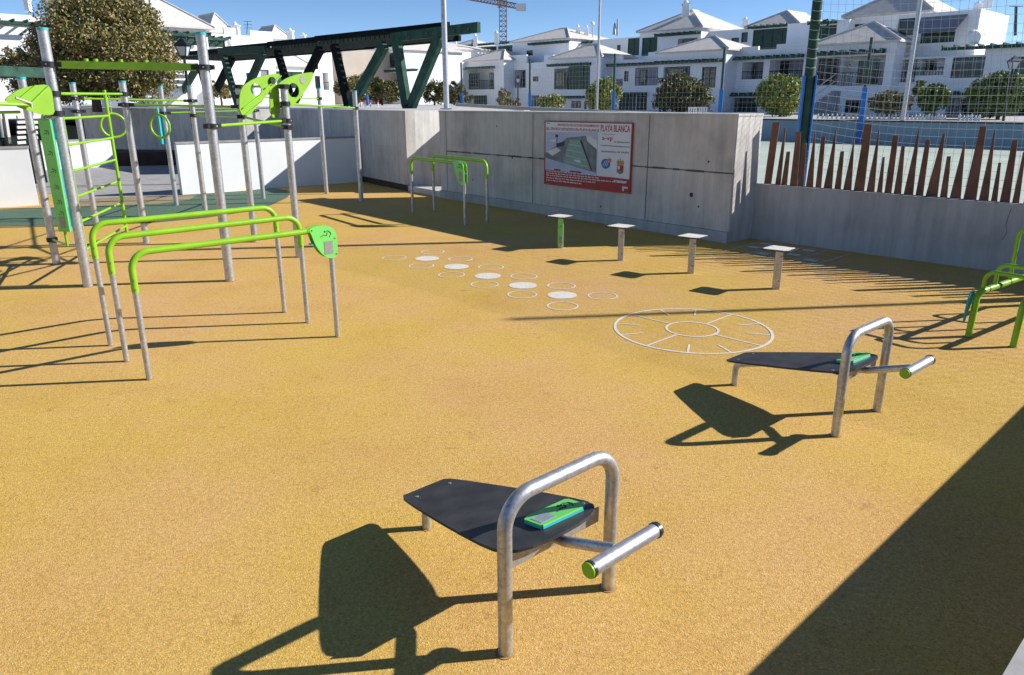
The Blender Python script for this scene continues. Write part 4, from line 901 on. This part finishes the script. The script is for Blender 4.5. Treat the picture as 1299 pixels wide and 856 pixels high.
# --- house E
h = house('large white house at far right with a grey awning on its top floor')
block(h, 1140, 1245, 46, 11, None, [('g', 1169, 42, 1210, 53), ('w', 1140.5, 24, 1160, 44)], 5.5)
block(h, 1120, 1420, (pvD, 1.3), 62, None, [('u', 1142, 68, 1160, 104, [(1143, 72, 1158, 104, 'brown_dark')]), ('u', 1162, 67, 1196, 95, [(1164, 70, 1190, 95, 'brown_dark')]), ('w', 1210, 69, 1246, 98), ('w', 1290, 72, 1330, 93), ('u', 1202, 124, 1245, 150, [(1204, 126, 1240, 150, 'brown_dark')]), ('u', 1252, 124, 1330, 150, [(1255, 126, 1325, 150, 'brown_dark')])], 7, perg=[(1200, 63, 1400, 63), (1200, 120, 1400, 120)], parapet=[(1250, 1420, .5)])
pe = Plane(atD(1245, 11, 46).xy.to_3d(), U); a, za_ = pe.sz(1170, 22); b, _ = pe.sz(1228, 22); _, zb_ = pe.sz(1200, 41)
m = MB(); m.add([pe.at(a, za_, -.03), pe.at(b, za_, -.03), pe.at(b-.25, zb_, -1.1), pe.at(a-.1, zb_, -1.1)], [(0, 1, 2, 3)]); m.add([pe.at(a, za_-.03, -.03), pe.at(b, za_-.03, -.03), pe.at(b-.25, zb_-.03, -1.1), pe.at(a-.1, zb_-.03, -1.1)], [(3, 2, 1, 0)]); m.build('awning', 'grey_fabric_and_shade', h)
m = MB(); dc = atD(1236, 47, 44.5); m.tube([dc, dc+Vector((0, -.12, .03))], .42, 16, rend=.3); m.build('dish', 'white_house', h)
chimney(h, 1252, 8, -8, 50, .7); chimney(h, 1240, 12, 1, 49, .6); seat(h, (atD(1245, 62, 43.5).x, 43.5, BASE))
# --- left hand houses
h = house('white house with broad pyramid roof behind the big tree at top left')
block(h, 165, 262, 52, 36, None, [('g', 205, 44, 240, 56), ('g', 262-26, 46, 261, 58), ('g', 200, 90, 225, 120)], 8, roof=2.0, dr=V, perg=[(190, 42, 262, 45)], oh=.4)
block(h, 150, 232, 48, 66, None, [('w', 190, 80, 205, 110)], 4, roof=1.2, dr=V)
chimney(h, 196, 20, -6, 52, .8); seat(h, (atD(262, 36, 52).x, 52, BASE))
h = house('white house with two small pyramid roofs and a round capped chimney')
block(h, 258, 346, 64, 47, None, [('g', 262, 50, 286, 60), ('w', 312, 92, 322, 112), ('w', 324, 66, 330, 76), ('u', 330, 88, 344, 120), ('w', 292, 64, 300, 76)], 8, dr=V, perg=[(245, 48, 288, 50)], parapet=[(285, 300, .5), (318, 346, .4)])
block(h, 268, 292, 68, 41, None, [], 5, roof=1.5, dr=V); chimney(h, 300, 46, 27, 68, .9); chimney(h, 292, 60, 49, 60, .5); seat(h, (atD(346, 47, 64).x, 64, BASE))
h = house('cream and white house behind the dark timber frames')
block(h, 338, 392, 74, 84, None, [('g', 345, 90, 385, 112)], 6, roof=1.9, dr=V); block(h, 345, 420, 80, 60, None, [('w', 398, 78, 404, 88), ('w', 399, 96, 407, 112), ('u', 409, 92, 418, 114)], 7, dr=V)
block(h, 345, 366, 84, 49, None, [], 5, roof=1.3, dr=V); chimney(h, 369, 50, 35, 80, .9); chimney(h, 385, 52, 41, 84, .8); chimney(h, 368, 72, 60, 76, .8)
seat(h, (atD(392, 84, 74).x, 74, BASE))
h = house('two storey white house with wide railed balconies behind the timber frames')
block(h, 433, 512, 84, 62, None, [('v', 438, 67, 474, 85, [(447, 69, 470, 84, 'dark_green')]), ('v', 480, 68, 508, 86, [(482, 70, 500, 84, 'dark_green')]), ('v', 478, 93, 508, 110), ('w', 445, 96, 465, 112)], 8, roof=1.6, perg=[(478, 92, 530, 92)])
block(h, 405, 434, 82, 62, None, [('w', 410, 75, 416, 85)], 8, 'cream_house')
seat(h, (atD(512, 62, 84).x, 84, BASE))
h = house('stepped white house with a slate blue roof left of the tall grey pole')
block(h, 512, 574, 92, 78, None, [('w', 543, 67, 549, 76), ('w', 550, 93, 560, 106), ('w', 570, 93, 573, 106)], 8, parapet=[(512, 530, 1.5), (530, 545, 2.2), (560, 574, .6)])
block(h, 508, 560, 98, 60, None, [], 8, roof=1.0); block(h, 562, 600, 106, 60, None, [], 6, roof=1.3); seat(h, (atD(574, 78, 92).x, 92, BASE))
h = house('white house with a dark green fascia at the far top left corner')
block(h, -140, 50, 44, 20, None, [('g', -40, 26, -10, 50), ('w', 2, 27, 6, 44), ('w', 20, 60, 30, 80)], 6, dr=V, perg=[(-140, 21, 48, 24)]); chimney(h, 36, 12, -4, 44, .45)
seat(h, (atD(50, 20, 44).x, 44, BASE))
# satellite ball and antennas
t = thing('antenna_mast', 'thin mast with a white ball on the roofs right of the twin chimneys', 'antenna'); p = atD(752, 47, 86); q_ = atD(751.5, 30, 86); m = MB(); m.tube([p, q_], .05, 6); m.build('mast', 'galvanised_thin', t)
bm = bmesh.new(); bmesh.ops.create_icosphere(bm, subdivisions=2, radius=.24); m = MB(); m.add([v.co+q_ for v in bm.verts], [[v.index for v in f.verts] for f in bm.faces], True); bm.free(); m.build('ball', 'white_house', t); seat(t, p)
t = thing('roof_vent', 'grey cowl and pipe on the roofs left of the big pyramid roof', 'roof vent'); p = atD(783, 45, 84); m = MB(); m.tube([p, p+Z*1.6], .1, 8); m.tube([p+Z*.1-Vector((.3, 0, 0)), p+Z*.9-Vector((.3, 0, 0)), p+Z*1.25-Vector((.3, 0, 0))], .22, 8, rend=.05); m.build('pipe', 'galvanised_thin', t); seat(t, p)
for x, yb_, yt_, D in ((313, 43, 27, 66), (1288, 45, 8, 40)):
    p = atD(x, yb_, D); q_ = atD(x+1, yt_, D); t = thing('aerial', 'thin television aerial above the left roofs' if x < 600 else 'dark mast at the right edge above the house roof', 'antenna'); m = MB(); m.tube([p, q_], .03 if x < 600 else .07, 6); m.build('mast', 'steel_cap', t)
    m = MB(); [m.tube([q_-Z*k*.25+Vector((-.35, 0, 0)), q_-Z*k*.25+Vector((.35, 0, 0))], .02, 4) for k in range(3 if x < 600 else 1)]; m.build('element', 'steel_cap', t); seat(t, p)

# ============================================================ CRANE
t = thing('tower_crane', 'red and white lattice tower crane far behind the roofs', 'crane'); D = 210.
c0 = atD(638, 60, D); c1 = atD(638, -6, D); m = MB(); w_ = .8
def lattice(m, a, b, w, n, up):
    d = (b-a).normalized(); s_ = d.cross(up).normalized(); u_ = s_.cross(d); cs = [s_*w*i+u_*w*j for i, j in ((-1, -1), (1, -1), (1, 1), (-1, 1))]
    for c in cs: m.tube([a+c, b+c], .13, 4, True, False)
    for k in range(n):
        p0 = a.lerp(b, k/n); p1 = a.lerp(b, (k+1)/n)
        for i in range(4): m.tube([p0+cs[i], p1+cs[(i+1) % 4]], .09, 4, False, False); m.tube([p0+cs[i], p0+cs[(i+1) % 4]], .08, 4, False, False)
lattice(m, Vector((c0.x, c0.y, BASE)), c1, .9, 22, Vector((0, 1, 0))); m.build('mast', 'crane_red', t)
j0 = atD(560, -9, D); j1 = atD(668, 9, D); m = MB(); jm = atD(638, 4, D); lattice(m, atD(590, -4.5, D), atD(655, 7.5, D), .55, 16, Vector((0, 0, 1))); m.build('jib', 'crane_red', t)
m = MB(); m.box(atD(661, 9, D), (2.6, 1.4, 1.7)); m.build('counterweight', 'white_house', t)
m = MB(); m.box(atD(634, 6, D), (1.2, 1.2, 1.4)); m.build('cabin', 'white_house', t); seat(t, (c0.x, c0.y, BASE))

# ============================================================ TIMBER PERGOLA ON THE PLAZA
t = thing('timber_pergola', 'dark green timber pergola on zigzag legs across the plaza', 'pergola')
p0 = atD(520, 134, 30); plP = Plane((p0.x, p0.y), U)
def member(x0, y0, x1, y1, w_, mat, name='leg', off=0., th=.14):
    a = plP.sz(x0, y0); b = plP.sz(x1, y1); A = plP.at(a[0], a[1], off); B = plP.at(b[0], b[1], off)
    m = MB(); d = (B-A).normalized(); m.beam(A, B, th, w_, plP.n.cross(d)); return m.build(name, mat, t)
for x0, y0, x1, y1, mt, off in [(237, 84, 213, 127, 'timber_green', .6), (240, 84, 252, 128, 'timber_black_and_shaded', .6), (282, 66, 301, 131, 'timber_green', 0), (281, 72, 262, 112, 'timber_black_and_shaded', .6), (334, 66, 305, 131, 'timber_green', 0), (339, 62, 358, 128, 'timber_black_and_shaded', .5), (394, 60, 361, 129, 'timber_black_and_shaded', .5), (411, 55, 429, 133.5, 'timber_black_and_shaded', .5), (475, 56, 433, 134, 'timber_green', .5), (502, 46, 516, 134, 'timber_green', 0), (558, 46, 522, 134, 'timber_green', 0)]:
    member(x0, y0, x1, y1, .42, mt, off=off, th=.2)  # darker legs are the same green timber, shade put into their colour
for x in (213, 252, 303, 360, 431, 519):
    p = plP.on(x, 134); p = Vector((p.x, p.y, 0)); m = MB(); m.cham(Vector((p.x, p.y, 2.31)), (.5, .3, .1), None, .01); m.build('foot_plate', 'black_rubber', t)
member(279, 65, 338, 62.5, .34, 'timber_green', 'top_chord', -.05); member(499, 47.5, 609, 34.5, .33, 'timber_green', 'top_chord', -.05)
m = MB()
for x in (520, 545, 566, 580, 598): a = plP.sz(x, 44-(x-520)*.09); m.tube([plP.at(a[0], a[1], -.12), plP.at(a[0], a[1], -.15)], .035, 8)
m.build('bolt', 'steel_cap', t)
for (x0, y0, x1, y1) in [(222, 69, 282, 63.5), (282, 62, 338, 57), (338, 56, 398, 50), (398, 49, 504, 38), (504, 38, 566, 31.5)]:
    member(x0, y0, x1, y1, .22, 'timber_black_and_shaded', 'roof_beam', .1)
    a = plP.sz(x0, y0+4); b = plP.sz(x1, y1+4); n_ = int((b[0]-a[0])/.32); dp_ = 1.0 if x0 > 500 else 3.0
    for i in range(n_):
        f = (i+.5)/n_; s_ = a[0]+(b[0]-a[0])*f; z_ = a[1]+(b[1]-a[1])*f; m = MB(); m.beam(plP.at(s_, z_-.02, .2), plP.at(s_, z_-.02, dp_), .06, .17); m.build('joist', 'timber_black_and_shaded', t)
    m = MB(); m.beam(plP.at(a[0], a[1]-.02, dp_+.07), plP.at(b[0], b[1]-.02, dp_+.07), .14, .22); m.build('roof_beam', 'timber_black_and_shaded', t)
seat(t, Vector((p0.x, p0.y, 2.262)))
# kiosk at far left
t = thing('lattice_kiosk', 'dark green timber kiosk with lattice openings behind the left white wall', 'kiosk')
ka = atD(-60, 185, 22); kb = atD(52, 185, 25); plK = Plane((ka.x, ka.y), kb-ka); LK = (Vector((kb.x, kb.y, 0))-Vector((ka.x, ka.y, 0))).length; zt2 = plK.sz(20, 97)[1]
m = MB(); m.prism([[(-1, 0), (LK, 0), (LK, 1.5), (-1, 1.5)]], lambda a, b: plK.at(a, b), plK.n, 3); m.build('base_wall', 'timber_black_and_shaded', t)
m = MB(); m.prism([[(-1, 1.5), (LK, 1.5), (LK, zt2), (-1, zt2)]], lambda a, b: plK.at(a, b, 2.8), plK.n, .1); m.build('back_wall', 'timber_black_and_shaded', t)
m = MB(); m.prism([[(-1.4, zt2-.02), (LK+.3, zt2-.02), (LK+.3, zt2+.28), (-1.4, zt2+.28)]], lambda a, b: plK.at(a, b, -.4), plK.n, 3.6); m.build('roof', 'timber_green', t)
for a in (LK-.12, LK*.55, LK*.1):
    m = MB(); m.box(plK.at(a, (1.5+zt2)/2, .1), (.16, .16, zt2-1.5), Matrix((plK.d, plK.n, Z)).transposed()); m.build('post', 'timber_green', t)
for (x0, x1) in ((22, 33), (42, 48)):
    for j in range(7):
        y_ = 142+j*6.5; a, z_ = plK.sz(x0, y_); b, _ = plK.sz(x1, y_); m = MB(); m.box(plK.at((a+b)/2, z_, .02), (abs(b-a), .05, .09), Matrix((plK.d, plK.n, Z)).transposed()); m.build('lattice_slat', 'concrete_light', t)
for x in (2, 10):
    a, za_ = plK.sz(x-3, 142); b, zb_ = plK.sz(x+3, 182); m = MB(); m.beam(plK.at(a, za_, .05), plK.at(b, zb_, .05), .1, .1); m.build('pale_post', 'concrete_light', t)
seat(t, ka.xy.to_3d())
# small red and white stakes on the plaza
for x in (457, 463, 470, 479.5):
    p = G(x, 135, 2.262); D_ = p.y; p = atD(x, 132.5, 40); p.z = 2.262; t = thing('barrier_stake', {457: 'leftmost red topped white stake on the sunny plaza', 463: 'second red topped stake from the left on the plaza', 470: 'third red topped stake from the left on the plaza'}.get(x, 'rightmost red topped white stake on the sunny plaza'), 'stake', 'red and white stakes'); m = MB(); m.tube([p, p+Z*.22], .03, 8); m.build('stake', 'white_paint', t); m = MB(); m.tube([p+Z*.22, p+Z*.34], .045, 8); m.build('red_top', 'red_flower', t); seat(t, p)
# white pickets by the street
t = thing('picket_fence', 'white picket fence with pointed boards below the round trees at right', 'fence'); plF = Plane(atD(1190, 150, 32).xy.to_3d(), U)
for x in list(range(1132, 1168, 5))+list(range(1171, 1200, 4))+list(range(1218, 1246, 5))+list(range(1038, 1130, 6)):
    a, z1_ = plF.sz(x, 144+(x % 3)); m = MB(); m.prism([[(a-.05, BASE), (a+.05, BASE), (a+.05, z1_-.08), (a, z1_), (a-.05, z1_-.08)]], lambda x_, y_: plF.at(x_, y_), plF.n, .03); m.build('picket', 'white_paint', t)
m = MB(); a, _ = plF.sz(1036, 150); b, _ = plF.sz(1248, 150); m.beam(plF.at(a, BASE+.15, .06), plF.at(b, BASE+.15, .06), .03, .07); m.build('rail', 'brown_dark', t); seat(t, plF.at(0, BASE))
# plastic chairs
def chair(x, y, D, label):
    p = atD(x, y, D); p.z = BASE-.42; t = thing('garden_chair', label, 'chair', 'white garden chairs'); m = MB(); m.cham(p+Z*.43, (.5, .5, .05), None, .01); m.build('seat', 'white_paint', t)
    m = MB()
    for k in range(4): m.box(p+Vector((-.18+k*.12, .24, .66)), (.07, .03, .45))
    m.box(p+Vector((0, .24, .9)), (.48, .035, .07)); m.build('backrest', 'white_paint', t)
    for a in (-.21, .21):
        for b in (-.21, .21): m = MB(); m.box(p+Vector((a, b, .21)), (.05, .05, .42)); m.build('leg', 'white_paint', t)
        m = MB(); m.box(p+Vector((a*1.1, 0, .65)), (.05, .5, .04)); m.build('armrest', 'white_paint', t)
    seat(t, p)
chair(880, 140, 39, 'white garden chair under the round dark bush, left one'); chair(893, 140, 39.6, 'white garden chair under the round dark bush, right one')

# ============================================================ TREES
rng = np.random.default_rng(5)
def crown(name, lobes, n, size, mat, parent, seed=0):
    r_ = np.random.default_rng(seed); tot = sum(l[1]*l[2]*l[3] for l in lobes); V_ = []; 
    for (c, rx, ry, rz) in lobes:
        k = int(n*rx*ry*rz/tot); cl = max(8, k//110); cd = r_.normal(size=(cl, 3)); cd /= np.linalg.norm(cd, axis=1)[:, None]; rad = (.35+.68*r_.random(cl)**.4)
        cc = cd*rad[:, None]; idx = r_.integers(0, cl, k); off = r_.normal(size=(k, 3))*(.07+.12*r_.random(cl))[idx][:, None]; pts = cc[idx]+off
        keep = np.linalg.norm(pts, axis=1) < 1.22; pts = pts[keep]
        V_.append(np.array(c)+pts*np.array([rx, ry, rz]))
    P = np.concatenate(V_); N = len(P); a = r_.normal(size=(N, 3)); a /= np.linalg.norm(a, axis=1)[:, None]; b = np.cross(a, r_.normal(size=(N, 3))); b /= np.linalg.norm(b, axis=1)[:, None]
    s_ = size*(.6+.8*r_.random(N))[:, None]; v = np.stack([P-a*s_, P+b*s_*.5, P+a*s_, P-b*s_*.5], 1).reshape(-1, 3)
    me = bpy.data.meshes.new(name); me.vertices.add(N*4); me.vertices.foreach_set('co', v.ravel()); me.loops.add(N*4); me.loops.foreach_set('vertex_index', np.arange(N*4)); me.polygons.add(N); me.polygons.foreach_set('loop_start', np.arange(0, N*4, 4)); me.polygons.foreach_set('loop_total', np.full(N, 4)); me.update(calc_edges=True)
    me.materials.append(MATS[mat]); o = bpy.data.objects.new(name, me); col.objects.link(o); o.parent = parent; return o
def tree(label, lobes, n, size, mat, foot, seed, cat='tree', name='tree', tr=.12, grp=None, limbs=6):
    t = thing(name, label, cat, grp); foot = Vector(foot); c0 = Vector(lobes[0][0]); m = MB(); fork = foot.lerp(Vector((foot.x, foot.y, c0.z-lobes[0][3]*.55)), 1.)
    if fork.z < foot.z+.2: fork.z = foot.z+.2
    m.tube([foot-Z*.1, foot.lerp(fork, .5)+Vector((tr*.3, 0, 0)), fork], tr, 10, rend=tr*.7); tk = m.build('trunk', 'bark', t); r_ = random.Random(seed); m = MB()
    for (c, rx, ry, rz) in lobes:
        for k in range(limbs):
            a = r_.uniform(0, 2*pi); e = Vector(c)+Vector((rx*.75*cos(a), ry*.75*sin(a), rz*r_.uniform(-.2, .75))); mid = fork.lerp(e, .5)+Vector((0, 0, rz*.15)); m.tube([fork, mid, e], tr*.45, 6, rend=tr*.08)
    m.build('branches', 'bark', t); crown('crown', lobes, n, size, mat, t, seed); return seat(t, foot)
def lobe(x, y, rx, ry, D, dep=None):
    c = atD(x, y, D); k = D/FPX*1.0; return (tuple(c), rx*k, (dep or rx)*k, ry*k)
D = 36
c = atD(125, 150, D); tree('big olive brown tree rising behind the rig at top left', [lobe(128, 52, 66, 52, D), lobe(74, 76, 36, 38, D-.5), lobe(178, 78, 40, 42, D+1), lobe(30, 86, 28, 22, D+2), lobe(110, 100, 60, 26, D), lobe(165, 38, 34, 34, D), lobe(78, 42, 20, 24, D-1), lobe(4, 80, 18, 14, D+3), lobe(202, 96, 20, 22, D), lobe(150, 14, 26, 18, D), lobe(100, 18, 28, 20, D), lobe(60, 112, 34, 14, D+1)], 88000, .070, 'leaf_olive', (c.x, D, 2.2), 1, tr=.22)
def small(x, y, rx, ry, D, label, mat, n, seed, extra=(), size=.085, foot=None):
    n = int(n*1.7); size *= .8
    f = atD(x, 140, D); z_ = foot if foot is not None else BASE; tree(label, [lobe(x, y, rx, ry, D)]+[lobe(*e, D) for e in extra], n, size, mat, (f.x, D, z_), seed, tr=.09, name='tree', limbs=4)
small(990, 119, 25, 21, 40, 'pale lime rounded tree just left of the thick net post', 'leaf_lime', 9000, 2, [(996, 132, 19, 13)])
small(1267, 120, 31, 22, 33, 'big clipped round green tree with sunlit right side, at the right edge', 'leaf_green', 16000, 3, [(1262, 130, 25, 14), (1282, 116, 14, 15)], .08)
small(1184, 125, 15, 15, 33.5, 'small dark green tree in front of the white pickets, right of the slim pole', 'leaf_green', 5000, 4, [(1170, 112, 9, 10)])
small(1130, 130, 22, 12, 34.5, 'low pale olive tree left of the slim pole, behind the net', 'leaf_olive', 4500, 5)
small(866, 120, 28, 18, 44, 'wide dark round bush with yellowish top in front of the pavilion', 'leaf_dark', 11000, 6, [(858, 106, 20, 12), (884, 128, 18, 18), (846, 126, 16, 16)])
small(763, 122, 17, 17, 49, 'compact lime green tree behind the slim light pole', 'leaf_lime', 7000, 7, [(772, 118, 14, 18)])
small(702, 129, 14, 8, 53, 'low yellow green shrub left of the lime tree', 'leaf_lime', 2500, 8, [(690, 128, 9, 8)], .1)
small(642, 127, 12, 9, 57, 'low yellow green shrub beneath the first pavilion', 'leaf_olive', 2200, 9, [(652, 129, 8, 7), (637, 118, 5, 6)], .1)
small(576, 116, 14, 12, 58, 'olive shrub right behind the thick grey pole', 'leaf_dark', 2500, 10, [(590, 124, 9, 8)], .1)
small(551, 118, 14, 14, 60, 'reddish olive shrub seen between the last two timber legs', 'leaf_dark', 2600, 11, [], .1)
small(448, 112, 20, 14, 58, 'olive shrub at the left of the hedge behind the timber frames', 'leaf_olive', 4000, 12, [], .11)
small(485, 116, 22, 13, 59, 'olive shrub at the right of the hedge behind the timber frames', 'leaf_dark', 4000, 13, [(470, 108, 14, 12)], .11)
small(282, 116, 14, 9, 52, 'small olive shrub behind the second tall post', 'leaf_olive', 2000, 14, [(272, 108, 8, 7)], .1)
for ob in bpy.data.objects:
    if ob.get('_seated'): del ob['_seated']
print('OBJECTS', len(bpy.data.objects))
